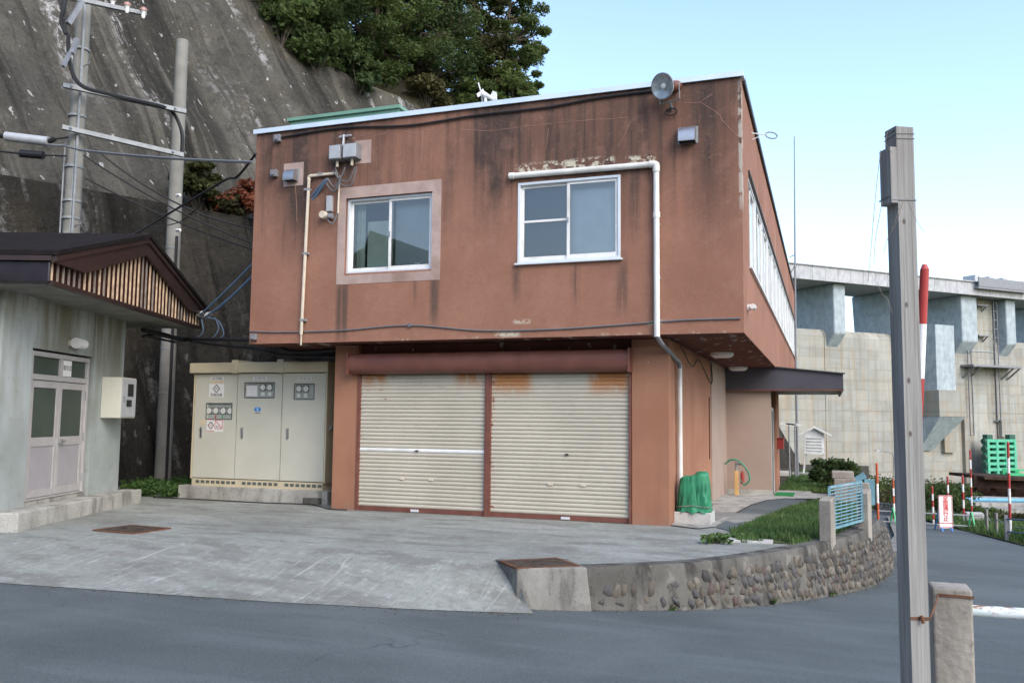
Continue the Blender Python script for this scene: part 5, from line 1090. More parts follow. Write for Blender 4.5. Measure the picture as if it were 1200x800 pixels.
blades('grass', lawn, 26000, .10, 'grass', 'short green lawn grass between the dark path and the retaining wall', 11)
mb = MB(); mb.grid([[V((x, y, gz(y)+.006)) for x in frange(-1.3, .9+(y-24)*.03, 6)] for y in frange(25.6, 44, 10)]); struct(mb.build('lawn', 'grass_ground'))
blades('grass', lambda r: V((r.uniform(-1.3, .95), r.uniform(25.6, 40), 0))+V((0, 0, -.3)) if False else (lambda x, y: V((x, y, gz(y))))(r.uniform(-1.3, 1.0), r.uniform(25.6, 40)), 16000, .12, 'grass', 'green lawn around the white instrument shelter', 12, .012)
def weeds(r):
    p = V((r.uniform(-14.95, -13.3), r.uniform(15.4, 17.6), 0)); return p
_w = MB(); _r13 = random.Random(13); leaf_cloud(_w, [(weeds(_r13)+V((0, 0, _r13.uniform(.05, .22))), .2) for _ in range(90)], 5200, .05, _r13); _w = _w.build('weeds', 'weed', recalc=False); _w['kind'] = 'stuff'; _w['label'] = 'green leafy weeds at the foot of the shorter pole'
bush('weed_clump', at(838, 636, 'z', 0), .22, .16, 5, 'weed', 'small weed clump at the corner of the concrete near the retaining wall', 260, .035, 'weed'); bush('weed_clump', at(868, 632, 'z', 0), .16, .1, 6, 'weed', 'tiny weed growing beside the pale slab near the wall', 120, .03, 'weed')
mb = MB(); p = at(905, 634, 'z', 0); p = at(868, 634, 'z', 0); mb.box(p.x-.2, p.x+.45, p.y-.1, p.y+.18, -.02, .03); tag(mb.build('concrete_slab', 'concrete_light', bevel=.01, origin=(p.x, p.y, 0)), 'pale broken concrete slab lying in the grass by the wall', 'slab')

# ================================================================== COVERS, FENCE, SHELTER
def cover(pts, label, zoff):
    c = sum((V(p) for p in pts), V((0, 0, 0)))/4; t = thing('manhole_cover', c, label, 'manhole cover'); mb = MB(); mb.hexa([p-V((0, 0, .03)) for p in pts], [p+V((0, 0, .012)) for p in pts]); mb.build('plate', 'rust_plate', t, bevel=.004)
    fr_ = MB()
    for a, b in zip(pts, pts[1:]+pts[:1]): fr_.bar(a+(a-c).normalized()*.03+V((0, 0, .004)), b+(b-c).normalized()*.03+V((0, 0, .004)), .04, .02)
    fr_.build('frame', 'rust', t)
    for k in (-.22, .22): q = c+(pts[1]-pts[0])*k+V((0, 0, .014)); mb = MB(); mb.bar(q-(pts[1]-pts[0])*.05, q+(pts[1]-pts[0])*.05, .04, .006); mb.build('lift_slot', 'black', t)
cover([at(x, y, 'z', .012) for x, y in ((590, 658), (606, 666), (676, 663), (652, 655))][0:1]+[at(608, 665.5, 'z', .012), at(676, 663.5, 'z', .012), at(650, 654.5, 'z', .012)], 'rusty steel cover set in the end block of the retaining wall', 0)
c = at(155, 620.5, 'z', 0); cover([c+V((-.42, -.3, .004)), c+V((.36, -.36, .004)), c+V((.42, .3, .004)), c+V((-.36, .36, .004))], 'rusty steel cover in the concrete yard in front of the hut', 0)

fn = thing('fence', (-.02, 14.0, 0), 'light blue steel fence panel between two weathered concrete posts on the retaining wall', 'fence')
fp0, fp1 = V((-.02, 14.0, 0)), V((.56, 15.75, 0)); fd = (fp1-fp0).normalized(); fnn = V((fd.y, -fd.x, 0))
for p, h in ((fp0, .66), (fp1, .66)):
    mb = MB(); a, b = fd*.1, fnn*.09; mb.hexa([p-a+b-V((0, 0, .2)), p+a+b-V((0, 0, .2)), p+a-b-V((0, 0, .2)), p-a-b-V((0, 0, .2))], [p-a+b+V((0, 0, h-.06)), p+a+b+V((0, 0, h)), p+a-b+V((0, 0, h)), p-a-b+V((0, 0, h-.06))]); mb.build('post', 'post_concrete', fn, bevel=.012)
q0, q1 = fp0+fd*.12, fp1-fd*.12; pan = MB(); z0, z1 = .16, .78
for a, b in ((q0+V((0, 0, z0)), q1+V((0, 0, z0))), (q0+V((0, 0, z1)), q1+V((0, 0, z1))), (q0+V((0, 0, z0)), q0+V((0, 0, z1))), (q1+V((0, 0, z0)), q1+V((0, 0, z1)))): pan.bar(a, b, .035, .035)
pan = pan.build('panel_frame', 'blue_fence', fn)
for k in range(11): z = z0+(z1-z0)*(k+1)/12; mb = MB(); mb.tube([q0+V((0, 0, z)), q1+V((0, 0, z))], .010, 6); mb.build('bar', 'blue_fence', pan, smooth=True)
for k in range(5): q = q0.lerp(q1, (k+1)/6); mb = MB(); mb.tube([q+V((0, 0, z0)), q+V((0, 0, z1))], .008, 6); mb.build('bar', 'blue_fence', pan, smooth=True)
# second leaning gate panel behind and its post
f2 = thing('gate', (.6, 18.5, 0), 'small light blue gate with a tilted panel behind the fence', 'gate'); b0 = at(1013, 603, 'y', 18.0); mb = MB(); mb.box(b0.x-.1, b0.x+.1, 17.9, 18.1, -.2, .62); mb.build('post', 'post_concrete', f2, bevel=.01)
mb = MB(); mb.box(b0.x+.02, b0.x+.2, 18.12, 18.16, .2, .68); mb.build('panel', 'blue_fence', f2); mb = MB(); a, b = at(1003, 562, 'y', 18.6), at(1014, 556, 'y', 18.6); mb.bar(a, b, .03, .12); mb.build('top_panel', 'blue_fence', f2)
# concrete planter behind the fence, shelter, bushes
c = at(990, 578, 'z', gz(21)); c = V((c.x, 21.5, gz(21.5))); x0, x1 = at(977, 560, 'y', 21.5).x, at(1005, 560, 'y', 21.5).x
pl = thing('planter', c, 'weathered concrete block planter behind the blue fence panel', 'planter'); mb = MB(); mb.box(x0, x1, 21.3, 21.9, c.z-.05, at(990, 561, 'y', 21.3).z); mb.build('body', 'post_concrete', pl, bevel=.02); mb = MB(); mb.box(x0-.04, x1-.08, 21.4, 22.0, at(990, 561, 'y', 21.3).z, at(990, 553, 'y', 21.3).z); mb.build('upper_block', 'post_concrete', pl, bevel=.02)
for i, (px, py, y, r, h, lab) in enumerate(((985, 572, 27, .62, .95, 'rounded dark shrub behind the concrete planter'), (966, 566, 30, .6, .85, 'dark shrub right beside the white instrument shelter'), (1000, 572, 24, .45, .75, 'small dark shrub between planter and blue gate'))):
    p = at(px, py, 'y', y); p.z = gz(y); bush('shrub', p, r, h, 100+i, 'leaf_dark', lab, 1500, .07)
sh = thing('instrument_shelter', at(953, 552, 'y', 36), 'white louvred weather instrument shelter on legs with a small gabled roof', 'instrument shelter')
Yb = 36; g0 = gz(36); xa, xb = at(943, 520, 'y', Yb).x, at(966, 520, 'y', Yb).x; zc0, zc1 = at(955, 531, 'y', Yb).z, at(955, 508, 'y', Yb).z; zr = at(954, 501, 'y', Yb).z
mb = MB(); mb.box(xa, xb, Yb, Yb+.75, zc0, zc1); mb.prism([(xa, Yb, zc1), (xb, Yb, zc1), ((xa+xb)/2, Yb, zr-.03)], (0, .75, 0)); mb.build('box', 'white_paint', sh)
for k in range(5): z = zc0+.1+k*(zc1-zc0-.16)/5; mb = MB(); mb.bar((xa+.08, Yb-.012, z), (xb-.08, Yb-.012, z), .03, .07, (0, -.5, 1)); mb.build('louvre', 'white_paint', sh)
mb = MB(); mb.box(xa-.02, xb+.02, Yb-.03, Yb-.005, zc0-.03, zc0+.05); mb.build('sill', 'white_paint', sh)
for sx in (-1, 1):
    mb = MB(); xm = (xa+xb)/2; ex = xm+sx*((xb-xa)/2+.28); mb.prism([(xm, Yb-.15, zr), (ex, Yb-.15, zc1-.1), (ex, Yb-.15, zc1-.05), (xm, Yb-.15, zr+.06)], (0, 1.05, 0)); mb.build('roof', 'white_paint', sh)
    for yy in (Yb+.04, Yb+.7): mb = MB(); x = xm+sx*((xb-xa)/2-.04); mb.bar((x+sx*.12, yy, g0), (x, yy, zc0), .06, .06); mb.build('leg', 'white_paint', sh)
mb = MB(); mb.box(xa-.5, xb+.4, Yb-.5, Yb+1.2, g0-.1, g0+.1); mb.build('plinth', 'concrete', sh)
mb = MB(); mb.box(xa-1.6, xa-.55, Yb-.2, Yb+.6, g0-.1, g0+.16); tag(mb.build('concrete_kerb', 'concrete_light', bevel=.02, origin=(xa-1, Yb, g0)), 'pale concrete kerb block left of the instrument shelter', 'kerb')
for i, px in enumerate((925.5, 932.5)):
    y = 33.5; p = at(px, 556, 'y', y); q = at(px, 497, 'y', y); mb = MB(); mb.tube([(p.x, y, gz(y)), (p.x, y, q.z)], .03, 6); st_ = mb
    t = thing('lamp_post', (p.x, y, gz(y)), ['thin grey post near the entrance wall, just right of the red mailbox', 'thin grey post between the mailbox post and the instrument shelter'][i], 'post'); st_.build('pole', 'galv', t, smooth=True); mb = MB(); mb.bar((p.x-.3, y, q.z+.03), (p.x+.25, y, q.z-.03), .06, .08); mb.build('head', 'paper', t)

# ================================================================== ROADSIDE TO THE DAM
def striped_pole(base, top, r, n, label, first='stripe_red', other='stripe_white', group='red and white marker poles along the road'):
    base, top = V(base), V(top); t = thing('marker_pole', base, label, 'marker pole', group)
    for k in range(n):
        a, b = top.lerp(base, k/n), top.lerp(base, (k+1)/n); mb = MB(); mb.tube([a, b], r, 10); mb.build('stripe', first if k % 2 == 0 else other, t, smooth=True)
    mb = MB(); mb.tube([top, top+V((0, 0, r*1.2))], [r, r*.5], 10); mb.build('cap', first, t, smooth=True)
    return t
for i, (px, y0, y1, D, n, lab) in enumerate(((1029, 544, 610, 19.5, 5, 'red and white marker pole at the end of the retaining wall'), (1048, 563, 606, 36, 6, 'red and white marker pole beside the left foot of the green barrier'),
        (1094, 571, 612, 38, 6, 'red and white marker pole in the bush left of the closure sign'), (1112, 559, 606, 40, 6, 'red and white marker pole straight behind the closure sign'), (1130, 558, 620, 36, 7, 'red and white marker pole right of the closure sign, at the barrier'),
        (1139, 528, 603, 42, 8, 'tall red and white marker pole below the green steel frame'), (1184.5, 519, 640, 28, 7, 'tallest red and white marker pole in the dark pipe fence'))):
    b, t = dep(px, y1, D), dep(px-1.2, y0, D); t = V((b.x+(t.x-b.x), b.y, t.z)); b.z = min(b.z, zroad(b.x, b.y)); striped_pole(b-V((0, 0, .1)), t, .028 if D < 25 else .042, n, lab, 'stripe_red' if i > 1 else 'stripe_orange')
# closure sign
sp = road_at(1109, 622); sg = thing('closure_sign', sp, 'white standing road closure sign with red characters on blue feet', 'sign')
rx = _r0.copy(); fdir = V((-_r0.y, _r0.x, 0)); D = (sp-CAM).dot(_f); pw = 16.5*D/FPX; ph = 38*D/FPX; c0 = sp+V((0, 0, .1))
tilt = (sp-CAM).normalized()*.03; tilt.z = 0
mb = MB(); a, b = c0-rx*pw/2, c0+rx*pw/2; tz = V((0, 0, ph))+tilt*2
mb.hexa([a, b, b+fdir*.03, a+fdir*.03], [a+tz, b+tz, b+tz+fdir*.03, a+tz+fdir*.03]); bd = mb.build('board', 'paper', sg)
up = tz.normalized(); nrm = rx.cross(up)
for k, ch in enumerate('全面通行止'): text('lettering', ch, c0+tz*(.90-.155*k), rx, up, ph*.17, 'ink_red', bd, lift=.004, bold=.006)
mb = MB()
for f in (.03, .16): mb.bar(a+tz*f-fdir*.006, b+tz*f-fdir*.006, .01, .02)
mb.bar(a+rx*.02-fdir*.006, a+rx*.02+tz-fdir*.006, .02, .01); mb.bar(b-rx*.02-fdir*.006, b-rx*.02+tz-fdir*.006, .02, .01); mb.bar(a+tz*.985-fdir*.006, b+tz*.985-fdir*.006, .01, .02); mb.build('red_border', 'ink_red', bd)
for q in (a+rx*.08, b-rx*.08): mb = MB(); mb.bar(q-V((0, 0, .1))-fdir*.12, q+V((0, 0, .02)), .05, .04); mb.bar(q-V((0, 0, .1))+fdir*.5, q+tz*.8+fdir*.04, .04, .03); mb.build('foot', 'logo_blue', sg)
# barrier with two green trestles
p0, p1 = road_at(1047, 617), road_at(1139, 622); br = thing('barrier', p0.lerp(p1, .5), 'pipe barrier on green trestles across the road behind the closure sign', 'barrier')
for p in (p0, p1):
    mb = MB(); h = 20*36/FPX
    for s in (-1, 1): mb.bar(p+fdir*.3*s, p+V((0, 0, h))+fdir*.02*s, .05, .05)
    mb.build('trestle', 'bright_green', br)
d_ = (p1-p0).normalized()
for z in (.18, .58): mb = MB(); mb.tube([p0-d_*.6+V((0, 0, z)), p1+d_*.3+V((0, 0, z))], .03, 8); mb.build('pipe', 'galv', br, smooth=True)
# dark pipe fence right of the road, chain posts, concrete block
df = thing('pipe_fence', road_at(1190, 640), 'low dark pipe fence at the grassy right edge of the road', 'fence'); q0 = road_at(1180, 634); q1 = q0+V((2.9, -4.2, .28)); 
for k in range(5): q = q0.lerp(q1, k/4); mb = MB(); mb.box(q.x-.05, q.x+.05, q.y-.05, q.y+.05, q.z-.3, q.z+.82); mb.build('post', 'grey_box', df)
for z in (.3, .7): mb = MB(); mb.tube([q0+V((0, 0, z)), q1+V((0, 0, z))], .03, 6); mb.build('rail', 'cable_blue', df, smooth=True)
cf = thing('chain_fence', road_at(1163, 632), 'grey posts joined by a slack chain on the grass verge', 'fence'); cp = [dep(1157, 628, 31), dep(1168.5, 634, 29.5)]
for q in cp: mb = MB(); mb.tube([q-V((0, 0, .3)), q+V((0, 0, .95))], .055, 8); mb.build('post', 'pole_concrete', cf, smooth=True)
for z in (.75, .25): mb = MB(); mb.tube(sag(cp[0]+V((0, 0, z)), cp[1]+V((0, 0, z)), .15), .015, 5); mb.tube(sag(cp[1]+V((0, 0, z)), cp[1]+V((.9, -2.0, z)), .15), .015, 5); mb.build('chain', 'galv', cf)
q = dep(1143, 618, 36); mb = MB(); mb.box(q.x-.35, q.x+.3, q.y-.3, q.y+.3, q.z-.3, q.z+.62); tag(mb.build('concrete_block', 'concrete_light', bevel=.03, origin=q), 'square concrete block behind the right trestle of the barrier', 'block')
# grass verge mound and bushes
mb = MB(); mb.grid([[V((rd_right(y)+k*.9-.05, y, zroad(rd_right(y), y)+.03+(.12 if k else 0)*min(1, k*.4)+.1*mnoise.noise(V((k, y*.4, 0))))) for k in range(9)] for y in frange(24, 60, 36)]); struct(mb.build('verge', 'grass_ground', smooth=True))
blades('verge_grass', lambda r: (lambda y, k: V((rd_right(y)+k, y, zroad(rd_right(y), y)+.03+min(.12, k*.12))))(r.uniform(25, 46), r.uniform(.05, 4.5)), 14000, .3, 'grass', 'rough tall grass on the verge right of the road', 14, .02)
for i, (px, py, D, r, h, m, lab) in enumerate(((1100, 609, 44, 1.3, 2.2, 'leaf', 'green bush behind the left part of the closure sign'), (1075, 608, 46, 1.4, 2.3, 'leaf', 'green bush behind the barrier near the wooden post'), (1125, 609, 45, 1.2, 2.0, 'leaf_dark', 'dark bush behind the right part of the barrier'), (1045, 602, 50, 1.3, 1.9, 'leaf_olive', 'olive bush at the far bend of the road'), (1165, 613, 38, .8, .6, 'leaf', 'green bush behind the chain posts'), (1182, 614, 36, .8, .5, 'leaf_olive', 'olive bush behind the dark pipe fence'), (1027, 598, 52, 1.0, 1.6, 'leaf', 'green bush past the end of the retaining wall'), (1150, 608, 44, .9, .6, 'leaf', 'low green bush beside the concrete block'), (1060, 589, 66, 2.0, 2.2, 'leaf_dark', 'dark bush at the dam foot behind the wooden post'), (1105, 590, 66, 2.2, 2.0, 'leaf_olive', 'olive bush at the dam foot above the closure sign'), (1018, 588, 66, 2.0, 2.4, 'leaf', 'wide green bush at the dam foot beside the street lamp'))):
    bush('roadside_bush', dep(px, py, D), r, h, 140+i, m, lab, 1300, .10)
ff = thing('railing', dep(1042, 606, 46), 'low dark railing along the far bend of the road', 'railing'); a, b = dep(1026, 603, 50), dep(1058, 609, 44)
for k in range(9): q = a.lerp(b, k/8); mb = MB(); mb.box(q.x-.06, q.x+.06, q.y-.06, q.y+.06, q.z-.2, q.z+.75); mb.build('post', 'grey_box', ff)
mb = MB(); mb.tube([a+V((0, 0, .7)), b+V((0, 0, .7))], .04, 6); mb.tube([a+V((0, 0, .4)), b+V((0, 0, .4))], .03, 6); mb.build('rail', 'grey_box', ff)
sl_ = thing('street_lamp', dep(1047, 590, 62), 'slender street lamp with a bent arm in front of the dam wall', 'street lamp'); b = dep(1047, 590, 62); t = dep(1047, 534, 62); mb = MB(); mb.tube(smooth_path([b-V((0, 0, 1)), b.lerp(t, .5), t, dep(1040, 529, 62), dep(1030, 528, 62)], 4), .045, 6); mb.build('post', 'galv', sl_, smooth=True); mb = MB(); mb.bar(dep(1031, 528, 62), dep(1026, 527.5, 62), .2, .1); mb.build('head', 'grey_box_light', sl_)
# kerb along the road past the retaining wall
pts = [p for p in WALLTOP if p.y > 22]+[V((1.6+(y-26)*.046, y, 0)) for y in (29, 34, 40, 46)]
mb = MB(); rows = []
for p in pts:
    z = zroad(p.x, p.y); rows.append([V((p.x+.12, p.y, z-.1)), V((p.x+.12, p.y, z+.10)), V((p.x+.30, p.y-.02, z+.11)), V((p.x+.33, p.y-.02, z-.05))])
mb.grid(rows); mb.f.append((0, 1, 2, 3)); struct(mb.build('kerb', 'kerb'))
# river works in front of the dam: rusty steel deck on concrete ledges, blue pipe
rw2 = thing('steel_deck', dep(1170, 585, 60), 'dark rusty steel working deck standing in front of the dam', 'deck'); x0, x1 = dep(1131, 560, 62), dep(1260, 566, 62)
def lp_(px, py, D): return dep(px, py, D)
mb = MB(); a, b = lp_(1132, 557, 64), lp_(1290, 563, 64); mb.bar(a, b, 5, .22); mb.build('deck_plate', 'rust_dark', rw2)
mb = MB(); mb.bar(lp_(1138, 572, 68), lp_(1300, 578, 68), .3, 1.8); mb.build('back_plate', 'rust_dark', rw2)
mb = MB(); a, b = lp_(1140, 564, 62.5), lp_(1290, 570, 62.5); mb.bar(a, b, .4, .8); mb.bar(lp_(1140, 564, 66), lp_(1290, 570, 66), .4, .8); mb.build('girder', 'rust_dark', rw2)
for k in range(7): q = lp_(1142+k*22, 575+k*.9, 63); mb = MB(); mb.box(q.x-.15, q.x+.15, q.y-.15, q.y+.15, q.z-1.6, q.z+.5); mb.build('leg', 'rust_dark', rw2)
lg = thing('concrete_ledge', dep(1180, 590, 57), 'stepped concrete ledge below the rusty deck', 'ledge')
for k, (y, D) in enumerate(((584, 59), (590, 57.5), (596, 56))): mb = MB(); mb.bar(lp_(1136, y, D)-V((0, 0, .35)), lp_(1300, y+5, D)-V((0, 0, .35)), 1.4, 1.0); mb.build('step', 'concrete', lg)
mb = MB(); mb.tube([lp_(1128, 585, 55), lp_(1300, 588, 55)], .12, 8); tag(mb.build('blue_pipe', 'blue_pipe', origin=lp_(1170, 586, 55), smooth=True), 'long light blue pipe lying along the concrete ledge', 'pipe')
gm = thing('green_machine', dep(1190, 556, 66), 'low bright green machine frame on the rusty deck', 'machine'); a, b = lp_(1177, 556, 65), lp_(1240, 559, 65); mb = MB(); mb.bar(a, b, 1.2, .3); mb.bar(a+V((0, 0, .4)), b+V((0, 0, .4)), .15, .12); mb.build('frame', 'bright_green', gm)
for k in range(5): q = a.lerp(b, k/4); mb = MB(); mb.box(q.x-.1, q.x+.1, q.y-.1, q.y+.1, q.z, q.z+.45); mb.build('upright', 'bright_green', gm)

# ================================================================== DAM
TH = math.radians(43.5); DX_ = V((math.cos(TH), math.sin(TH), 0)); DY_ = V((-math.sin(TH), math.cos(TH), 0)); DO = V((1.14, 85.07, 0))
def DP(x, y, z): return DO+DX_*x+DY_*y+V((0, 0, z))
class DB(MB):
    def db(s, x0, x1, y0, y1, z0, z1, taper=0):
        return s.hexa([DP(x0, y0, z0), DP(x1, y0, z0), DP(x1, y1, z0), DP(x0, y1, z0)], [DP(x0, y0, z1), DP(x1, y0, z1), DP(x1, y1, z1), DP(x0, y1, z1)])
dam = thing('dam', DP(10, 2, -6), 'tall weathered concrete dam with crest bridge on piers', 'dam')
for a, b in ((-30, -1.6), (-1.6, 6.9), (6.9, 16.8), (16.8, 20.8), (20.8, 60)):     # wall monoliths with open joints
    zt = 10.2 if not (a == 16.8) else 14.4
    mb = DB()
    if zt > 12: mb.db(a, b-.06, .15, 4.5, -9, zt)
    else:
        pr = [(0, -9), (0, 9.55), (.12, 9.9), (.4, 10.2), (1.5, 10.3), (4.5, 9.6), (9, -9)]
        mb.prism([DP(a, y, z) for y, z in pr], DX_*(b-a-.06))
    mb.build('wall_block', 'dam', dam, smooth=False)
mb = DB(); mb.db(-30, 60, .06, .6, 9.0, 9.06); mb.build('lift_joint', 'dam_pier', dam)
def pier(x0, x1, zb, front, back=5.0, zt=14.35):
    mb = DB(); pr = [(front, zt), (front, zb+.9), (0.0, zb-.25), (.2, zb-.3), (back-.4, 8.0), (back, zt)]
    mb.prism([DP(x0, y, z) for y, z in pr], DX_*(x1-x0)); mb.build('pier', 'dam_pier', dam, bevel=.12)
for (x0, x1) in ((-1.35, .05), (6.75, 8.2), (14.95, 17.15), (21.3, 22.7), (29.5, 31), (-9.5, -8)): pier(x0, x1, 8.9, -1.0)
mb = DB(); mb.db(-30, 60, -1.6, 4.8, 14.35, 14.7); deck = mb.build('deck', 'dam_deck', dam)
n = 60
for k in range(n):
    x = -30+k*1.5; mb = DB(); mb.db(x+.015, x+1.485, -1.75, -1.6, 14.3, 15.55); mb.build('parapet_panel', 'dam_deck', deck)
mb = DB(); mb.db(-30, 60, -1.9, -1.5, 15.552, 15.66); mb.build('parapet_cap', 'dam_deck', deck)
mb = DB(); mb.db(15.8, 23, -2.3, 1.5, 14.9, 15.1); mb.db(15.8, 23, -2.35, -2.25, 15.1, 16.0); mb.build('gate_platform', 'grey_box', dam)
for x in (17.0, 19.0, 21.0): mb = DB(); mb.db(x, x+.7, -1.0, .4, 15.1, 16.5); mb.build('hoist', 'grey_box_light', dam)
# outlet tower
mb = DB(); mb.db(10.1, 12.6, -2.0, .3, 4.9, 11.1); mb.build('outlet_tower', 'dam_pier', dam, bevel=.05)
mb = DB(); mb.db(9.6, 13.0, -2.6, .3, 2.4, 4.9); mb.build('tower_base', 'dam', dam, bevel=.05)
mb = DB(); mb.hexa([DP(9.6, -.2, -.8), DP(11.2, -.2, -.8), DP(11.2, .3, -.8), DP(9.6, .3, -.8)], [DP(9.6, -2.6, 2.39), DP(13.0, -2.6, 2.39), DP(13.0, .3, 2.39), DP(9.6, .3, 2.39)]); mb.build('corbel', 'dam_pier', dam)
mb = DB(); mb.db(12.75, 14.3, -.4, .2, -1, 9.6); mb.build('pilaster', 'dam', dam)
# gate guides, ladders, platforms
for x, z0, z1 in ((16.7, .6, 9.0), (20.6, 2.0, 14.2)):
    ld = DB(); ld.db(x-.28, x-.2, -.35, -.25, z0, z1); ld.db(x+.2, x+.28, -.35, -.25, z0, z1); ld.db(x-.28, x+.28, -.1, .14, z0, z0+.1); ld = ld.build('ladder', 'grey_box', dam)
    k = z0+.3
    while k < z1: mb = DB(); mb.db(x-.2, x+.2, -.32, -.28, k, k+.07); mb.build('rung', 'grey_box', ld); k += .9
pf = DB(); pf.db(15.7, 22.7, -1.5, .1, 7.35, 7.55); pf = pf.build('platform', 'grey_box', dam)
for x in (16.0, 16.9, 21.5, 22.4): mb = DB(); mb.bar(DP(x, -1.45, 7.35), DP(x, .1, 6.2), .12, .12); mb.build('bracket', 'grey_box', pf)
for z in (10.5, 13.55): mb = DB(); mb.db(17.9, 19.4, -.5, .15, z, z+.12); mb.bar(DP(18.2, -.45, z), DP(18.2, .15, z-.5), .1, .1); mb.bar(DP(19.2, -.45, z), DP(19.2, .15, z-.5), .1, .1); mb.build('small_platform', 'grey_box', dam)
mb = DB(); mb.db(15.6, 16.3, -.35, .05, -4, 2.2); mb.build('guide_block', 'dam', dam); mb = DB(); mb.db(20.9, 21.7, -.35, .05, .5, 2.2); mb.build('guide_block', 'dam', dam)
# green steel frame standing before the dam
gf = thing('green_steel_frame', DP(19, -2, -3.4), 'mint green steel stoplog frame standing against the foot of the dam', 'steel frame')
X0, X1 = 16.9, 20.9; zb_, zt_ = -3.3, .3
fr_ = DB()
for x in (X0-.05, X0+1.2, X0+2.5, X1-.25): mb = DB(); mb.db(x, x+.31, -1.78, -1.28, zb_, zt_+.003); mb.build('upright', 'green_paint', gf)
for k in range(7): z = zb_+(zt_-zb_-.28)*k/6; mb = DB(); mb.db(X0-.05, X1+.06, -1.75, -1.3, z, z+.28); mb.build('beam', 'green_paint', gf)
mb = DB(); mb.db(X0, X1, -1.25, -1.2, zb_, zt_); mb.build('skin_plate', 'green_dark', gf)
for x in (X0+.05, X1-.75): mb = DB(); mb.db(x, x+.8, -1.7, -1.2, zt_, zt_+.45); mb.build('lifting_lug', 'green_dark', gf)
for k in range(5): z = zb_+.4+k*.75; mb = DB(); mb.tube([DP(X0-.35, -1.55, z), DP(X0-.06, -1.55, z)], .28, 10); mb.build('roller', 'green_dark', gf)
mb = DB(); mb.db(X0-.5, X1+.5, -2.2, -.6, zb_-1.0, zb_-.01); mb.build('sill_beam', 'rust_dark', gf)

# ================================================================== FOREGROUND POSTS
wp = dep(1063, 470, 3.0); wp.z = 0; n1 = V((math.sin(math.radians(150.5)), math.cos(math.radians(150.5)), 0)); n2 = V((-n1.y, n1.x, 0)); n2 = -V((.87, .49, 0)).normalized()
a_ = .034; zt = dep(1052, 142, 3.0).z; gzp = zroad(wp.x, wp.y)+.255
wo = thing('wooden_post', V((wp.x, wp.y, gzp)), 'weathered grey square timber post wired to the concrete rail post', 'post')
mb = MB(); rows = []
for k in range(31):
    z = gzp-.15+(zt-gzp+.15)*k/30; rr = []
    for sx, sy in ((1, 1), (1, -1), (-1, -1), (-1, 1)):
        j = .0016*mnoise.noise(V((z*3, sx*4, sy*4))); rr.append(wp+n1*(a_*sx+j)+n2*(a_*sy+j)+V((0, 0, z)))
    rows.append(rr+[rr[0]])
mb.grid(rows); mb.f.append(tuple(len(mb.v)-5+k for k in range(4))); mb.build('timber', 'wood', wo, bevel=.003)
zb0, zb1 = dep(1035, 236, 3.0).z, dep(1035, 168, 3.0).z; c = wp+n2*(a_+.014)+n1*.004
mb = MB(); mb.hexa([c+n1*.032-n2*.013+V((0, 0, zb0)), c+n1*.032+n2*.013+V((0, 0, zb0)), c-n1*.032+n2*.013+V((0, 0, zb0)), c-n1*.032-n2*.013+V((0, 0, zb0))], [c+n1*.032-n2*.013+V((0, 0, zb1)), c+n1*.032+n2*.013+V((0, 0, zb1)), c-n1*.032+n2*.013+V((0, 0, zb1)), c-n1*.032-n2*.013+V((0, 0, zb1))]); mb.build('batten', 'wood', wo, bevel=.002)
def loop(z, r, mat, name='wire', dz=.004, pad=.0015, ext=None):
    mb = MB(); q = [(1, 1), (1, -1), (-1, -1), (-1, 1), (1, 1)]; mb.tube([wp+n1*(a_+pad)*sx+n2*((a_+pad)*sy+(ext or 0)*(sy > 0))+V((0, 0, z+dz*i)) for i, (sx, sy) in enumerate(q)], r, 5); mb.build(name, mat, wo)
loop(dep(1055, 233, 3.0).z, .0016, 'cable_grey', ext=.027); loop(dep(1055, 152, 3.0).z, .0012, 'cable_grey'); loop(dep(1055, 158, 3.0).z, .0012, 'cable_grey')
rn = random.Random(9)
strs = [[(1032, 176), (1026, 230), (1020, 300), (1017, 330)], [(1034, 236), (1026, 280), (1024, 310)], [(1062, 232), (1072, 255), (1083, 272)], [(1055, 240), (1046, 268), (1040, 280), (1036, 296)], [(1028, 330), (1034, 345), (1040, 350), (1046, 368)], [(1046, 180), (1038, 168), (1040, 155)], [(1058, 236), (1050, 262), (1044, 272)]]
for L in strs: mb = MB(); mb.tube(smooth_path([dep(x, y, 2.93+.01*i) for i, (x, y) in enumerate(L)], 5), .0009, 4); mb.build('string', 'slat_grey', wo)
# concrete rail post with rusty painted rail
PD = 3.28; zpt = dep(1116, 689, PD).z; xl, xr_ = dep(1094, 740, PD), dep(1139, 740, PD); yp = xl.y
gp = thing('guard_rail', (xl.x, yp, gzp-.02), 'squat concrete post carrying a pale blue rusty guard rail pipe', 'guard rail')
def cpost(x0, x1):
    mb = MB(); mb.hexa([V((x0, yp, gzp-.2)), V((x1, yp, gzp-.2)), V((x1, yp+.145, gzp-.2)), V((x0, yp+.145, gzp-.2))], [V((x0, yp, zpt)), V((x1, yp, zpt)), V((x1, yp+.145, zpt)), V((x0, yp+.145, zpt))]); mb.build('post', 'post_concrete', gp, bevel=.008)
cpost(xl.x, xr_.x); cpost(xl.x+2.2, xr_.x+2.2)
zr_ = dep(1160, 717, PD).z; mb = MB(); mb.tube([(xr_.x-.02, yp+.07, zr_), (xl.x+2.25, yp+.07, zr_+.03)], .0215, 16); mb.build('rail', 'rail', gp, smooth=True)
mb = MB(); wz = dep(1070, 717, 3.0).z   # rusty binding wire round both posts
ring = [wp+n2*.036+n1*.036, wp+n1*.037-n2*.036, V((xl.x+.02, yp-.004, 0)), V((xr_.x+.003, yp-.004, 0)), V((xr_.x+.003, yp+.1, 0))]
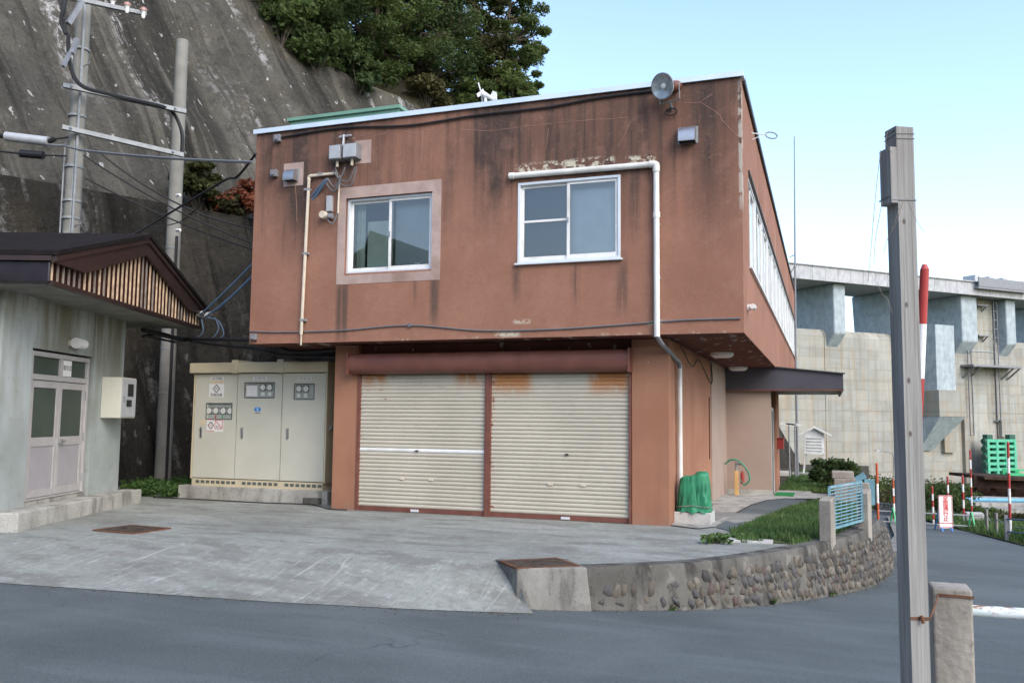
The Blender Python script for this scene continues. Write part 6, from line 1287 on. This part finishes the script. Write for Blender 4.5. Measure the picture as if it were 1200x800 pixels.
for dz in (0, .006): mb.tube([V((p.x, p.y, wz+dz-.004*math.sin(i*2))) for i, p in enumerate(ring)], .0022, 5)
k = wp+n1*.042; mb.tube([V((k.x, k.y, wz+.012)), V((k.x+.006, k.y-.006, wz-.012))], .006, 6); o = mb.build('binding_wire', 'rust', origin=(k.x, k.y, wz), smooth=True); tag(o, 'rusty wire twisted around the wooden and the concrete post', 'wire')
t = dep(1083.5, 316, 5.2); m_ = dep(1078.5, 430, 5.2); d_ = (m_-t).normalized(); b = t+d_*((t.z-zroad(t.x, t.y))/abs(d_.z))
pole = striped_pole(b, t, .026, 9, 'thick red and white striped snow pole standing right behind the wooden post')

# ================================================================== LITTER AND TUFTS
rl = random.Random(77); mb = MB()
for _ in range(900):
    if rl.random() < .6:
        p, n = on_arc(rl.uniform(0, arc[-1]-3)); q = p+n*(.16*(p.z-zroad(p.x, p.y))+abs(rl.gauss(.02, .09)))
    else:
        e = EDGE[rl.randrange(90, len(EDGE)-1)]; q = e+V((rl.uniform(-.2, .2), -abs(rl.gauss(0, .12)), 0))
    q = V((q.x, q.y, zroad(q.x, q.y)+.006)); a = rl.uniform(0, 6.28); l = rl.uniform(.006, .022); d = V((math.cos(a), math.sin(a), rl.uniform(-.2, .3)))*l; e2 = V((-d.y, d.x, .003))*.6
    mb.add([q-d, q+e2, q+d, q-e2], [(0, 1, 2, 3)])
lit = mb.build('leaf_litter', 'litter', recalc=False); lit['kind'] = 'stuff'; lit['label'] = 'dry leaf bits and grit along the road edge'
for i, (sa, r, h, lab) in enumerate(((.03, .07, .12, 'yellowish grass tuft growing at the corner of the wall end block'), (3.6, .07, .08, 'small weed at the foot of the cobbled wall'), (5.2, .08, .1, 'weed tuft at the foot of the cobbled wall near the fence'), (1.9, .05, .05, 'tiny weed at the wall foot where cobbles begin'))):
    p, n = on_arc(sa); q = p+n*(.16*(p.z-zroad(p.x, p.y))+(.08 if i == 0 else .01)); q.z = zroad(q.x, q.y); bush('weed_clump', q, r, h, 170+i, 'grass', lab, 110, .018, 'weed')
